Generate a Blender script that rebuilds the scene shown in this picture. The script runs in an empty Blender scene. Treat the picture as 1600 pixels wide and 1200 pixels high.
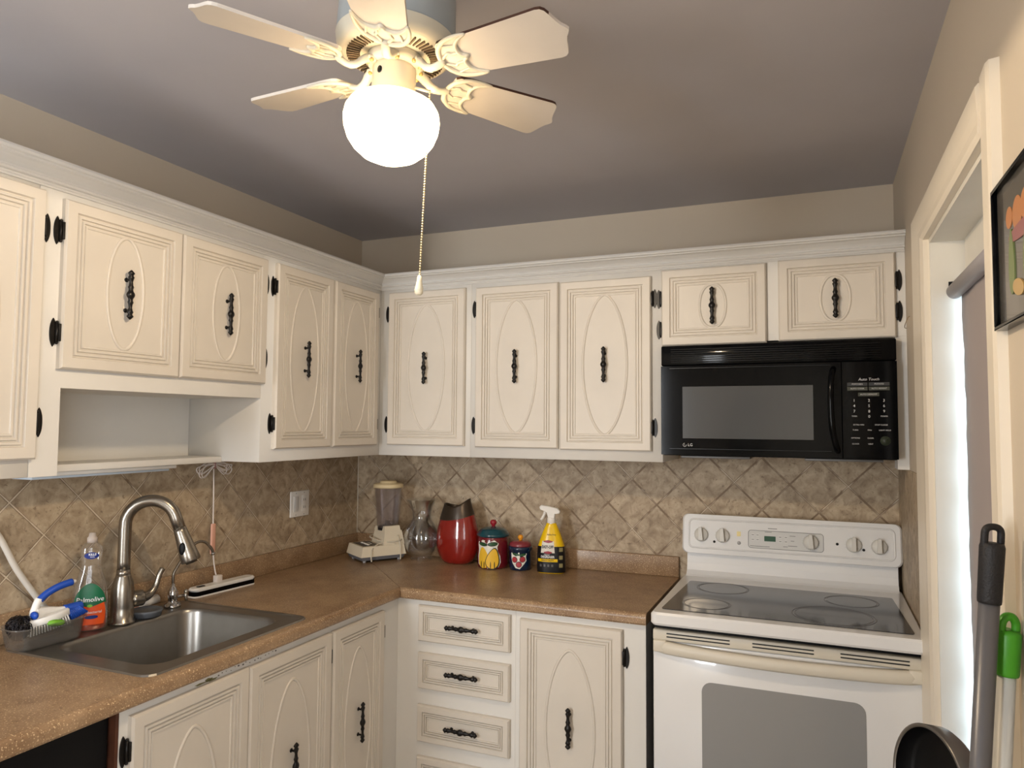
import bpy, bmesh, math, random
from mathutils import Vector, Matrix
random.seed(7)
PI = math.pi
SC = bpy.context.scene
COL = SC.collection

# ------------------------------------------------------------------ camera
YAW, PITCH, ROLL, FPX = 0.3965, 0.0556, 0.0068, 1136.3
cy_, sy_, cp_, sp_ = math.cos(YAW), math.sin(YAW), math.cos(PITCH), math.sin(PITCH)
F = Vector((-sy_ * cp_, cy_ * cp_, sp_)); Rr = Vector((cy_, sy_, 0)); Uu = Rr.cross(F)
R2 = Rr * math.cos(ROLL) + Uu * math.sin(ROLL); U2 = Uu * math.cos(ROLL) - Rr * math.sin(ROLL)
cam_d = bpy.data.cameras.new('camera'); cam_d.sensor_width = 36.0; cam_d.lens = FPX / 1600 * 36
cam_d.clip_start = 0.02
cam = bpy.data.objects.new('camera', cam_d); COL.objects.link(cam)
M = Matrix((R2, U2, -F)).transposed().to_4x4(); M.translation = Vector((2.0737, -3.0092, 1.5236))
cam.matrix_world = M
SC.camera = cam

# ------------------------------------------------------------------ world, daylight, exposure
W = bpy.data.worlds.new('world'); SC.world = W; W.use_nodes = True
W.node_tree.nodes['Background'].inputs[0].default_value = (0.62, 0.80, 1.0, 1)
W.node_tree.nodes['Background'].inputs[1].default_value = 1.2
SC.view_settings.view_transform = 'Standard'
SC.view_settings.look = 'None'
SC.view_settings.exposure = -0.06
SC.view_settings.gamma = 1.0
SC.view_settings.use_curve_mapping = False
SC.cycles.use_denoising = True
SC.cycles.max_bounces = 8
SC.cycles.sample_clamp_indirect = 8


def area(name, loc, direction, sx, sy, power, color):
    l = bpy.data.lights.new(name, 'AREA'); l.shape = 'RECTANGLE'; l.size = sx; l.size_y = sy
    l.energy = power; l.color = color
    o = bpy.data.objects.new(name, l); COL.objects.link(o); o.location = loc
    o.rotation_euler = Vector(direction).to_track_quat('-Z', 'Y').to_euler()
    return o


# daylight through two windows added for light behind the camera and the side door behind the blind
area('added_daylight_rear', (2.62, -3.85, 1.45), (-1, 0.2, 0), 1.4, 1.5, 85, (0.90, 0.95, 1.0))
area('added_daylight_rear_left', (.31, -4.80, 1.45), (0.2, 1, 0), .5, 1.5, 92, (0.92, 0.96, 1.0))
area('daylight_side', (2.72, -1.2, 1.05), (-1, 0, 0), 0.95, 1.9, 48, (0.60, 0.82, 1.0))

GLOBE = 7.5
GLOBE_COL = (1.0, 0.68, 0.33)
BULB = 50.0
BULB_COL = (1.0, 0.82, 0.60)

# ------------------------------------------------------------------ materials


def lin(c):
    return tuple((x / 12.92 if x <= 0.04045 else ((x + 0.055) / 1.055) ** 2.4) for x in [v / 255 for v in c])


MATS = {}


def mat(name, rgb=None, rough=0.5, metal=0.0, var=0.0, scale=8.0, bump=0.0, bscale=60.0, coat=0.0, trans=0.0,
        emit=None, estr=0.0, ior=1.45, alpha=1.0, aniso=0.0, spec=0.5):
    if name in MATS: return MATS[name]
    m = bpy.data.materials.new(name); m.use_nodes = True; MATS[name] = m
    nt = m.node_tree; b = nt.nodes['Principled BSDF']
    c = lin(rgb) if rgb else (0.5, 0.5, 0.5)
    b.inputs['Base Color'].default_value = (*c, 1); b.inputs['Roughness'].default_value = rough
    b.inputs['Metallic'].default_value = metal; b.inputs['IOR'].default_value = ior
    b.inputs['Coat Weight'].default_value = coat; b.inputs['Transmission Weight'].default_value = trans
    b.inputs['Alpha'].default_value = alpha; b.inputs['Anisotropic'].default_value = aniso
    b.inputs['Specular IOR Level'].default_value = spec
    if emit:
        b.inputs['Emission Color'].default_value = (*emit, 1); b.inputs['Emission Strength'].default_value = estr
    tc = nt.nodes.new('ShaderNodeTexCoord')
    if var > 0:
        n = nt.nodes.new('ShaderNodeTexNoise'); n.inputs['Scale'].default_value = scale; n.inputs['Detail'].default_value = 4
        nt.links.new(tc.outputs['Object'], n.inputs['Vector'])
        r = nt.nodes.new('ShaderNodeValToRGB'); r.color_ramp.elements[0].position = 0.3; r.color_ramp.elements[1].position = 0.7
        r.color_ramp.elements[0].color = (*[x * (1 - var) for x in c], 1)
        r.color_ramp.elements[1].color = (*[min(1, x * (1 + var * 0.5)) for x in c], 1)
        nt.links.new(n.outputs['Fac'], r.inputs['Fac']); nt.links.new(r.outputs['Color'], b.inputs['Base Color'])
    if bump > 0:
        n2 = nt.nodes.new('ShaderNodeTexNoise'); n2.inputs['Scale'].default_value = bscale; n2.inputs['Detail'].default_value = 3
        nt.links.new(tc.outputs['Object'], n2.inputs['Vector'])
        bp = nt.nodes.new('ShaderNodeBump'); bp.inputs['Strength'].default_value = bump; bp.inputs['Distance'].default_value = 0.004
        nt.links.new(n2.outputs['Fac'], bp.inputs['Height']); nt.links.new(bp.outputs['Normal'], b.inputs['Normal'])
    return m


def tile_mat(name, axis, offp, offm, g0=.30, g1=.46):
    """Tumbled stone tiles set on the diagonal; axis is the horizontal coordinate of the wall."""
    P = 0.2047
    m = bpy.data.materials.new(name); m.use_nodes = True; nt = m.node_tree; b = nt.nodes['Principled BSDF']
    N = nt.nodes.new; L = nt.links.new

    def math_(op, a, c=None):
        n = N('ShaderNodeMath'); n.operation = op
        for i, v in enumerate((a, c)):
            if v is None: continue
            if isinstance(v, (int, float)): n.inputs[i].default_value = v
            else: L(v, n.inputs[i])
        return n.outputs[0]
    tc = N('ShaderNodeTexCoord'); sp = N('ShaderNodeSeparateXYZ'); L(tc.outputs['Object'], sp.inputs[0])
    wob = N('ShaderNodeTexNoise'); wob.inputs['Scale'].default_value = 28; wob.inputs['Detail'].default_value = 3
    L(tc.outputs['Object'], wob.inputs['Vector'])
    w = math_('MULTIPLY', math_('SUBTRACT', wob.outputs['Fac'], 0.5), 0.004)
    h = sp.outputs[axis]; z = sp.outputs['Z']
    a = math_('DIVIDE', math_('SUBTRACT', math_('ADD', h, z), offp), P)
    c = math_('DIVIDE', math_('SUBTRACT', math_('SUBTRACT', h, z), offm), P)
    ida = math_('FLOOR', a); idc = math_('FLOOR', c)

    def edge(v):
        f = math_('FRACT', v)
        return math_('MULTIPLY', math_('MINIMUM', f, math_('SUBTRACT', 1.0, f)), P * 0.7071)
    d = math_('ADD', math_('MINIMUM', edge(a), edge(c)), w)
    mr = N('ShaderNodeMapRange'); mr.inputs['From Min'].default_value = 0.0012; mr.inputs['From Max'].default_value = 0.0024
    L(d, mr.inputs['Value'])
    dark = N('ShaderNodeMapRange'); dark.inputs['From Min'].default_value = 0.0022; dark.inputs['From Max'].default_value = 0.0044
    L(d, dark.inputs['Value'])
    # per tile tone
    cb = N('ShaderNodeCombineXYZ'); L(ida, cb.inputs[0]); L(idc, cb.inputs[1])
    wn = N('ShaderNodeTexWhiteNoise'); L(cb.outputs[0], wn.inputs['Vector'])
    add = N('ShaderNodeVectorMath'); add.operation = 'ADD'
    sc3 = N('ShaderNodeVectorMath'); sc3.operation = 'SCALE'; L(wn.outputs['Color'], sc3.inputs[0]); sc3.inputs['Scale'].default_value = 9.0
    L(tc.outputs['Object'], add.inputs[0]); L(sc3.outputs[0], add.inputs[1])
    n1 = N('ShaderNodeTexNoise'); n1.inputs['Scale'].default_value = 24; n1.inputs['Detail'].default_value = 8; n1.inputs['Roughness'].default_value = 0.62
    n1.inputs['Distortion'].default_value = 0.6
    L(add.outputs[0], n1.inputs['Vector'])
    r1 = N('ShaderNodeValToRGB'); e = r1.color_ramp.elements
    e[0].position = 0.33; e[0].color = (*lin((146, 127, 103)), 1); e[1].position = 0.68; e[1].color = (*lin((196, 179, 153)), 1)
    k = r1.color_ramp.elements.new(0.50); k.color = (*lin((175, 156, 130)), 1)
    L(n1.outputs['Fac'], r1.inputs['Fac'])
    n2 = N('ShaderNodeTexNoise'); n2.inputs['Scale'].default_value = 85; n2.inputs['Detail'].default_value = 5; n2.inputs['Distortion'].default_value = 0.9
    L(add.outputs[0], n2.inputs['Vector'])
    pit = N('ShaderNodeMapRange'); pit.inputs['From Min'].default_value = 0.60; pit.inputs['From Max'].default_value = 0.70
    L(n2.outputs['Fac'], pit.inputs['Value'])
    mx = N('ShaderNodeMix'); mx.data_type = 'RGBA'; L(math_('MULTIPLY', pit.outputs[0], 0.55), mx.inputs['Factor'])
    L(r1.outputs['Color'], mx.inputs['A']); mx.inputs['B'].default_value = (*lin((92, 72, 55)), 1)
    tone = N('ShaderNodeMapRange'); tone.inputs['To Min'].default_value = 0.88; tone.inputs['To Max'].default_value = 1.06
    L(wn.outputs['Value'], tone.inputs['Value'])
    mt = N('ShaderNodeMix'); mt.data_type = 'RGBA'; mt.blend_type = 'MULTIPLY'; mt.inputs['Factor'].default_value = 1
    tcb = N('ShaderNodeCombineXYZ')
    for i in range(3): L(tone.outputs[0], tcb.inputs[i])
    L(mx.outputs['Result'], mt.inputs['A']); L(tcb.outputs[0], mt.inputs['B'])
    # worn dark arris then pale grout
    ma = N('ShaderNodeMix'); ma.data_type = 'RGBA'; L(dark.outputs[0], ma.inputs['Factor'])
    ma.inputs['A'].default_value = (*lin((116, 94, 72)), 1); L(mt.outputs['Result'], ma.inputs['B'])
    mg = N('ShaderNodeMix'); mg.data_type = 'RGBA'; L(mr.outputs[0], mg.inputs['Factor'])
    gn = N('ShaderNodeTexNoise'); gn.inputs['Scale'].default_value = 14
    L(tc.outputs['Object'], gn.inputs['Vector'])
    gr = N('ShaderNodeValToRGB'); gr.color_ramp.elements[0].position = g0; gr.color_ramp.elements[1].position = g1
    gr.color_ramp.elements[0].color = (*lin((128, 106, 82)), 1); gr.color_ramp.elements[1].color = (*lin((206, 192, 170)), 1)
    L(gn.outputs['Fac'], gr.inputs['Fac'])
    L(gr.outputs['Color'], mg.inputs['A']); L(ma.outputs['Result'], mg.inputs['B'])
    L(mg.outputs['Result'], b.inputs['Base Color'])
    b.inputs['Roughness'].default_value = 0.55
    bp = N('ShaderNodeBump'); bp.inputs['Strength'].default_value = 0.4; bp.inputs['Distance'].default_value = 0.002
    hh = math_('ADD', dark.outputs[0], math_('MULTIPLY', math_('SUBTRACT', 1.0, pit.outputs[0]), 0.5))
    L(math_('ADD', hh, math_('MULTIPLY', n1.outputs['Fac'], 0.7)), bp.inputs['Height']); L(bp.outputs['Normal'], b.inputs['Normal'])
    return m


def counter_mat():
    m = bpy.data.materials.new('laminate'); m.use_nodes = True; nt = m.node_tree; b = nt.nodes['Principled BSDF']
    N = nt.nodes.new; L = nt.links.new
    tc = N('ShaderNodeTexCoord')
    mp = N('ShaderNodeMapping'); mp.inputs['Scale'].default_value = (1, 1, 1); L(tc.outputs['Object'], mp.inputs['Vector'])
    n1 = N('ShaderNodeTexNoise'); n1.inputs['Scale'].default_value = 9; n1.inputs['Detail'].default_value = 9; n1.inputs['Roughness'].default_value = .65
    L(mp.outputs[0], n1.inputs['Vector'])
    r = N('ShaderNodeValToRGB'); e = r.color_ramp.elements
    e[0].position = .32; e[0].color = (*lin((132, 103, 75)), 1); e[1].position = .68; e[1].color = (*lin((168, 139, 107)), 1)
    L(n1.outputs['Fac'], r.inputs['Fac'])
    n2 = N('ShaderNodeTexNoise'); n2.inputs['Scale'].default_value = 260; n2.inputs['Detail'].default_value = 2; L(tc.outputs['Object'], n2.inputs['Vector'])
    s = N('ShaderNodeMapRange'); s.inputs['From Min'].default_value = .60; s.inputs['From Max'].default_value = .68; L(n2.outputs['Fac'], s.inputs['Value'])
    mx = N('ShaderNodeMix'); mx.data_type = 'RGBA'; L(s.outputs[0], mx.inputs['Factor']); L(r.outputs['Color'], mx.inputs['A'])
    mx.inputs['B'].default_value = (*lin((226, 200, 160)), 1)
    n3 = N('ShaderNodeTexNoise'); n3.inputs['Scale'].default_value = 120; n3.inputs['Detail'].default_value = 3; L(tc.outputs['Object'], n3.inputs['Vector'])
    s3 = N('ShaderNodeMapRange'); s3.inputs['From Min'].default_value = .60; s3.inputs['From Max'].default_value = .72; s3.inputs['To Max'].default_value = .6
    L(n3.outputs['Fac'], s3.inputs['Value'])
    m3 = N('ShaderNodeMix'); m3.data_type = 'RGBA'; L(s3.outputs[0], m3.inputs['Factor']); L(mx.outputs['Result'], m3.inputs['A'])
    m3.inputs['B'].default_value = (*lin((96, 66, 42)), 1)
    L(m3.outputs['Result'], b.inputs['Base Color']); b.inputs['Roughness'].default_value = .33
    bp = N('ShaderNodeBump'); bp.inputs['Strength'].default_value = .25; bp.inputs['Distance'].default_value = .002
    L(n3.outputs['Fac'], bp.inputs['Height']); L(bp.outputs['Normal'], b.inputs['Normal'])
    return m


def glass_mat(name, col=(1, 1, 1), alpha=0.25, rough=0.03, haze=0.0, hcol=(200, 196, 190)):
    """thin clear plastic or glass: mostly see-through with a glossy skin"""
    if name in MATS: return MATS[name]
    m = bpy.data.materials.new(name); m.use_nodes = True; MATS[name] = m
    nt = m.node_tree; nt.nodes.remove(nt.nodes['Principled BSDF']); out = nt.nodes['Material Output']
    t = nt.nodes.new('ShaderNodeBsdfTransparent'); t.inputs[0].default_value = (*col, 1)
    g = nt.nodes.new('ShaderNodeBsdfGlossy'); g.inputs['Roughness'].default_value = rough
    g.inputs['Color'].default_value = (0.9, 0.92, 0.95, 1)
    lw = nt.nodes.new('ShaderNodeLayerWeight'); lw.inputs['Blend'].default_value = alpha
    mr = nt.nodes.new('ShaderNodeMapRange'); mr.inputs['To Min'].default_value = .04; mr.inputs['To Max'].default_value = .38
    nt.links.new(lw.outputs['Facing'], mr.inputs['Value'])
    x = nt.nodes.new('ShaderNodeMixShader'); nt.links.new(mr.outputs[0], x.inputs[0])
    nt.links.new(t.outputs[0], x.inputs[1]); nt.links.new(g.outputs[0], x.inputs[2]) 
    if haze > 0:
        d = nt.nodes.new('ShaderNodeBsdfDiffuse'); d.inputs[0].default_value = (*lin(hcol), 1)
        x2 = nt.nodes.new('ShaderNodeMixShader'); x2.inputs[0].default_value = haze
        nt.links.new(x.outputs[0], x2.inputs[1]); nt.links.new(d.outputs[0], x2.inputs[2]); x = x2
    nt.links.new(x.outputs[0], out.inputs['Surface'])
    return m


door_paint = mat('door_paint', (215, 207, 195), .42, var=.05, scale=5)
frame_paint = mat('frame_paint', (222, 219, 213), .45, var=.03, scale=6)
wall_paint = mat('wall_paint', (203, 190, 171), .75, var=.03, scale=2, bump=.05, bscale=220)
ceil_paint = mat('ceiling_paint', (188, 185, 189), .6, var=.05, scale=2.5, bump=.12, bscale=14)
trim_paint = mat('trim_paint', (232, 222, 205), .4, var=.03, scale=4)
black_iron = mat('black_iron', (22, 19, 17), .38, .3)
lam = counter_mat()
steel = mat('brushed_steel', (150, 146, 140), .33, .95, var=.05, scale=30)
nickel = mat('brushed_nickel', (148, 141, 131), .27, .95)
chrome = mat('chrome', (200, 200, 200), .08, 1.0)
white_enamel = mat('white_enamel', (226, 226, 226), .2, coat=.5)
cream_plastic = mat('cream_plastic', (212, 205, 190), .4, var=.03)
white_plastic = mat('white_plastic', (235, 232, 226), .35)
black_gloss = mat('black_gloss', (7, 8, 10), .09, spec=.15)
black_matte = mat('black_matte', (8, 8, 10), .5, spec=.25)
fan_white = mat('fan_white', (212, 205, 186), .35)
dark_wood = mat('dark_wood_edge', (70, 42, 30), .6)
grey_ink = mat('grey_ink', (120, 120, 120), .5)
black_ink = mat('black_ink', (20, 20, 22), .5)
pale_ink = mat('pale_ink', (205, 205, 205), .5)

# ------------------------------------------------------------------ geometry helpers
WL = {}          # world location of every root / part


class MB:
    def __init__(s):
        s.bm = bmesh.new(); s.mats = []

    def mi(s, m):
        if m not in s.mats: s.mats.append(m)
        return s.mats.index(m)

    def _fin(s, faces, m, smooth=False):
        i = s.mi(m)
        for f in faces:
            f.material_index = i; f.smooth = smooth

    def box(s, lo, hi, m, bev=0.0, T=None, seg=2):
        lo = Vector(lo); hi = Vector(hi)
        r = bmesh.ops.create_cube(s.bm, size=1.0); vs = r['verts']
        for v in vs:
            v.co = Vector([lo[i] + (v.co[i] + .5) * (hi[i] - lo[i]) for i in range(3)])
        fs = set(f for v in vs for f in v.link_faces)
        if bev > 0:
            es = set(e for v in vs for e in v.link_edges)
            rb = bmesh.ops.bevel(s.bm, geom=list(es), offset=bev, segments=seg, affect='EDGES', profile=.5)
            vs = set(rb['verts']) | set(v for v in vs if v.is_valid)
            fs = set(f for v in vs for f in v.link_faces)
        if T is not None:
            for v in set(v for f in fs for v in f.verts): v.co = T @ v.co
        s._fin(fs, m, bev > 0)
        return fs

    def prism(s, poly, z0, z1, m, T=None, smooth=False, bev=0.0):
        """poly of (a,b) extruded from z0 to z1 along c; T maps (a,b,c) to space"""
        T = T or Matrix.Identity(4)
        n = len(poly)
        if bev > 0:
            rings = [(z0, 1 * bev), (z0 + bev, 0), (z1 - bev, 0), (z1, 1 * bev)]
        else:
            rings = [(z0, 0), (z1, 0)]
        cx = sum(p[0] for p in poly) / n; cy = sum(p[1] for p in poly) / n
        R = []
        for z, ins in rings:
            ring = []
            for (x, y) in poly:
                d = Vector((x - cx, y - cy)); l = d.length or 1
                d2 = d * ((l - ins) / l)
                ring.append(s.bm.verts.new(T @ Vector((cx + d2.x, cy + d2.y, z))))
            R.append(ring)
        fs = [s.bm.faces.new(R[0][::-1]), s.bm.faces.new(R[-1])]
        for a, b in zip(R, R[1:]):
            for i in range(n):
                j = (i + 1) % n
                f = s.bm.faces.new((a[i], a[j], b[j], b[i])); fs.append(f)
        s._fin(fs, m, False)
        if smooth:
            for f in fs[2:]: f.smooth = True
        return fs

    def lathe(s, prof, c, m, seg=40, T=None, cap=True, sx=1, sy=1, smooth=True):
        c = Vector(c); R = []; T = T or Matrix.Identity(4)
        for (r, z) in prof:
            if r < 1e-5:
                R.append([s.bm.verts.new(T @ (c + Vector((0, 0, z))))])
            else:
                R.append([s.bm.verts.new(T @ (c + Vector((r * sx * math.cos(2 * PI * k / seg), r * sy * math.sin(2 * PI * k / seg), z)))) for k in range(seg)])
        fs = []
        for a, b in zip(R, R[1:]):
            for k in range(seg):
                j = (k + 1) % seg
                if len(a) == 1 and len(b) == 1: continue
                if len(a) == 1: fs.append(s.bm.faces.new((a[0], b[j], b[k])))
                elif len(b) == 1: fs.append(s.bm.faces.new((a[k], a[j], b[0])))
                else: fs.append(s.bm.faces.new((a[k], a[j], b[j], b[k])))
        if cap:
            if len(R[0]) > 1: fs.append(s.bm.faces.new(R[0][::-1]))
            if len(R[-1]) > 1: fs.append(s.bm.faces.new(R[-1]))
        s._fin(fs, m, smooth)
        return fs

    def tube(s, pts, rad, m, seg=10, closed=False, flat=1.0, up=None, caps=True):
        pts = [Vector(p) for p in pts]; n = len(pts)
        rads = rad if isinstance(rad, (list, tuple)) else [rad] * n
        prev = None; R = []
        for i, p in enumerate(pts):
            if closed: t = pts[(i + 1) % n] - pts[i - 1]
            else: t = pts[min(i + 1, n - 1)] - pts[max(i - 1, 0)]
            t.normalize()
            if up is not None:
                b = Vector(up); a = t.cross(b)
                if a.length < 1e-6: a = t.orthogonal()
                a.normalize(); b = a.cross(t).normalized()
            else:
                if prev is None: a = t.orthogonal().normalized()
                else:
                    a = prev - t * prev.dot(t); a.normalize()
                b = t.cross(a)
            prev = a
            R.append([s.bm.verts.new(p + (a * math.cos(2 * PI * k / seg) + b * math.sin(2 * PI * k / seg) * flat) * rads[i]) for k in range(seg)])
        fs = []
        pairs = list(zip(R, R[1:])) + ([(R[-1], R[0])] if closed else [])
        for a, b in pairs:
            for k in range(seg):
                j = (k + 1) % seg
                fs.append(s.bm.faces.new((a[k], a[j], b[j], b[k])))
        if not closed and caps:
            fs.append(s.bm.faces.new(R[0][::-1])); fs.append(s.bm.faces.new(R[-1]))
        s._fin(fs, m, True)
        return fs

    def sphere(s, c, r, m, seg=12, rings=8, sc=(1, 1, 1)):
        R = bmesh.ops.create_uvsphere(s.bm, u_segments=seg, v_segments=rings, radius=r)
        for v in R['verts']: v.co = Vector(c) + Vector([v.co[i] * sc[i] for i in range(3)])
        s._fin(set(f for v in R['verts'] for f in v.link_faces), m, True)

    def text(s, string, size, T, m, depth=.0004, shear=0.0, align='CENTER', bold=0.0, sx=1.0):
        cu = bpy.data.curves.new('t', 'FONT'); cu.body = string; cu.size = size; cu.extrude = depth
        cu.align_x = align; cu.align_y = 'CENTER'; cu.shear = shear; cu.offset = bold; cu.resolution_u = 2
        o = bpy.data.objects.new('t', cu); COL.objects.link(o)
        dg = bpy.context.evaluated_depsgraph_get(); dg.update()
        me = bpy.data.meshes.new_from_object(o.evaluated_get(dg))
        n0 = len(s.bm.verts); s.bm.verts.ensure_lookup_table()
        s.bm.from_mesh(me); s.bm.verts.ensure_lookup_table()
        vs = s.bm.verts[n0:]
        S = Matrix.Diagonal((sx, 1, 1, 1))
        for v in vs: v.co = T @ (S @ v.co)
        s._fin(set(f for v in vs for f in v.link_faces), m, False)
        bpy.data.objects.remove(o); bpy.data.curves.remove(cu); bpy.data.meshes.remove(me)

    def build(s, name, parent=None, origin=None, local=False, recalc=True):
        if recalc: bmesh.ops.recalc_face_normals(s.bm, faces=s.bm.faces)
        if local: w = Vector((0, 0, 0))
        elif origin is not None: w = Vector(origin)
        elif parent is not None: w = WL[parent.name].copy()
        else:
            xs = [v.co for v in s.bm.verts]
            w = Vector(((min(v.x for v in xs) + max(v.x for v in xs)) / 2, (min(v.y for v in xs) + max(v.y for v in xs)) / 2, min(v.z for v in xs)))
        if w.length > 0: bmesh.ops.translate(s.bm, vec=-w, verts=s.bm.verts)
        me = bpy.data.meshes.new(name); s.bm.to_mesh(me); s.bm.free()
        for m in s.mats: me.materials.append(m)
        o = bpy.data.objects.new(name, me); COL.objects.link(o)
        if local: o.location = (0, 0, 0)
        else: o.location = w - (WL[parent.name] if parent is not None else Vector((0, 0, 0)))
        if parent is not None: o.parent = parent
        WL[o.name] = w
        return o


def tag(o, label=None, cat=None, group=None, kind=None):
    if label: o['label'] = label
    if cat: o['category'] = cat
    if group: o['group'] = group
    if kind: o['kind'] = kind
    return o


def thing(name, loc, label, cat, group=None):
    o = bpy.data.objects.new(name, None); COL.objects.link(o); o.location = loc; o.empty_display_size = .05
    WL[o.name] = Vector(loc)
    return tag(o, label, cat, group)


def struct(mb, name, parent=None):
    o = mb.build(name, parent, origin=(0, 0, 0) if parent is None else None)
    if parent is None: o['kind'] = 'structure'
    return o


def place_copy(mesh, name, parent, Mw):
    """an object sharing a mesh, at world matrix Mw under parent"""
    o = bpy.data.objects.new(name, mesh); COL.objects.link(o); o.parent = parent
    o.matrix_basis = Matrix.Translation(-WL[parent.name]) @ Mw
    WL[o.name] = Mw.translation.copy()
    return o


def face_mat(side, a, z, w):
    """local (u across, v up, w out) at a cabinet face. 'L': left wall run facing +x, 'B': back wall run facing -y, 'R': right wall facing -x"""
    if side == 'L': m = Matrix(((0, 0, 1), (1, 0, 0), (0, 1, 0))).to_4x4(); m.translation = (w, a, z)
    elif side == 'B': m = Matrix(((1, 0, 0), (0, 0, -1), (0, 1, 0))).to_4x4(); m.translation = (a, -w, z)
    else: m = Matrix(((0, 0, -1), (-1, 0, 0), (0, 1, 0))).to_4x4(); m.translation = (w, a, z)
    return m


def rrect(x0, y0, x1, y1, r, n=6):
    p = []
    for cx, cy, a0 in ((x1 - r, y0 + r, -PI / 2), (x1 - r, y1 - r, 0), (x0 + r, y1 - r, PI / 2), (x0 + r, y0 + r, PI)):
        for k in range(n + 1):
            a = a0 + k * PI / 2 / n; p.append((cx + r * math.cos(a), cy + r * math.sin(a)))
    return p


def spline(pts, n=8):
    P = [Vector(p) for p in pts]; out = []
    for i in range(len(P) - 1):
        p0 = P[max(i - 1, 0)]; p1 = P[i]; p2 = P[i + 1]; p3 = P[min(i + 2, len(P) - 1)]
        for k in range(n):
            t = k / n
            out.append(.5 * ((2 * p1) + (p2 - p0) * t + (2 * p0 - 5 * p1 + 4 * p2 - p3) * t * t + (3 * p1 - p0 - 3 * p2 + p3) * t ** 3))
    out.append(P[-1]); return out


# ------------------------------------------------------------------ room shell
WX, HC = 2.350, 2.430
YR = -4.65
DY0, DY1, DZ = -1.598, -0.868, 2.012      # side door opening
m = MB(); m.box((-.12, YR, 0), (0, .12, HC), wall_paint); struct(m, 'wall_left')
m = MB(); m.box((0, 0, 0), (WX + .12, .12, HC), wall_paint); struct(m, 'wall_back')
m = MB()
m.box((WX, DY1, 0), (WX + .16, 0, HC), wall_paint); m.box((WX, -3.15, 0), (WX + .16, DY0, HC), wall_paint); m.box((WX, YR, 0), (WX + .16, -4.55, HC), wall_paint)
m.box((WX, -4.55, 0), (WX + .16, -3.15, .72), wall_paint); m.box((WX, -4.55, 2.15), (WX + .16, -3.15, HC), wall_paint)
m.box((WX, DY0, DZ), (WX + .16, DY1, HC), wall_paint); struct(m, 'wall_right')
m = MB(); m.box((-.12, YR - .12, 0), (.05, YR, HC), wall_paint); m.box((.57, YR - .12, 0), (WX + .16, YR, HC), wall_paint)
m.box((.05, YR - .12, 0), (.57, YR, .72), wall_paint); m.box((.05, YR - .12, 2.15), (.57, YR, HC), wall_paint); struct(m, 'wall_rear')
m = MB(); m.box((-.12, YR - .12, HC), (WX + .16, .12, HC + .1), ceil_paint); struct(m, 'ceiling')
m = MB(); m.box((-.12, YR - .12, -.1), (WX + .16, .12, 0), mat('floor_tile', (184, 168, 148), .4, var=.15, scale=3)); struct(m, 'floor')
# unseen window added behind the camera to let daylight in
m = MB()
for lo, hi in (((2.41, -4.55, .72), (2.47, -4.50, 2.15)), ((2.41, -3.20, .72), (2.47, -3.15, 2.15)), ((2.41, -4.50, 2.10), (2.47, -3.20, 2.15)), ((2.41, -4.50, .72), (2.47, -3.20, .77)), ((2.41, -3.87, .77), (2.47, -3.83, 2.10))):
    m.box(lo, hi, trim_paint)
w1 = struct(m, 'added_window_1')
for ya, yb in ((-4.50, -3.87), (-3.83, -3.20)):
    m = MB(); m.box((2.437, ya, .77), (2.443, yb, 2.10), glass_mat('window_glass', alpha=.7)); m.build('pane', w1)
m = MB()
for lo, hi in (((.05, YR - .09, .72), (.08, YR - .03, 2.15)), ((.54, YR - .09, .72), (.57, YR - .03, 2.15)), ((.08, YR - .09, 2.10), (.54, YR - .03, 2.15)), ((.08, YR - .09, .72), (.54, YR - .03, .77)), ((.08, YR - .08, 1.42), (.54, YR - .04, 1.45))):
    m.box(lo, hi, trim_paint)
w2 = struct(m, 'added_window_2')  # second unseen window, added as a daylight source
m = MB(); m.box((.08, YR - .063, .77), (.54, YR - .058, 1.42), MATS['window_glass']); m.box((.08, YR - .063, 1.45), (.54, YR - .058, 2.10), MATS['window_glass']); m.build('pane', w2)
# small dark framed picture on the rear wall
m = MB(); m.box((1.30, YR + .0005, 1.30), (1.62, YR + .02, 1.74), black_gloss, .002); pr_ = m.build('framed_print'); tag(pr_, 'dark framed print with a pale mat hanging on the rear wall', 'picture')
m = MB(); m.box((1.34, YR + .0202, 1.35), (1.58, YR + .022, 1.69), mat('print_mat', (190, 184, 172), .5)); m.build('mat_board', pr_)

# backsplash tiles
tl = tile_mat('tile_left', 'Y', -0.374, -2.968); tb = tile_mat('tile_back', 'X', 2.4565, 0.0605, .46, .60)
tr = tile_mat('tile_right', 'Y', -0.30, -2.968)
m = MB(); m.box((0, -2.45, .99), (.004, 0, 1.40), tl); struct(m, 'wall_left_tiles')
m = MB(); m.box((.004, -.004, .99), (1.553, 0, 1.40), tb); m.box((1.553, -.004, .60), (WX, 0, 1.42), tb); struct(m, 'wall_back_tiles')
m = MB(); m.box((WX - .004, -.655, .60), (WX, -.004, 1.385), tr); struct(m, 'wall_right_tiles')
m = MB(); m.tube([(.005, -.005, .997), (.005, -.005, 1.388)], .003, mat('caulk', (205, 196, 180), .6), 8); struct(m, 'trim_3')

# door casing: moulded board round the side door
cas_poly = [(0, 0), (0, .014), (.02, .019), (.06, .017), (.10, .019), (.17, .021), (.182, .016), (.185, 0)]


def casing_prof(w):
    s_ = w / .185
    return [(a * s_, b) for a, b in cas_poly]


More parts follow.
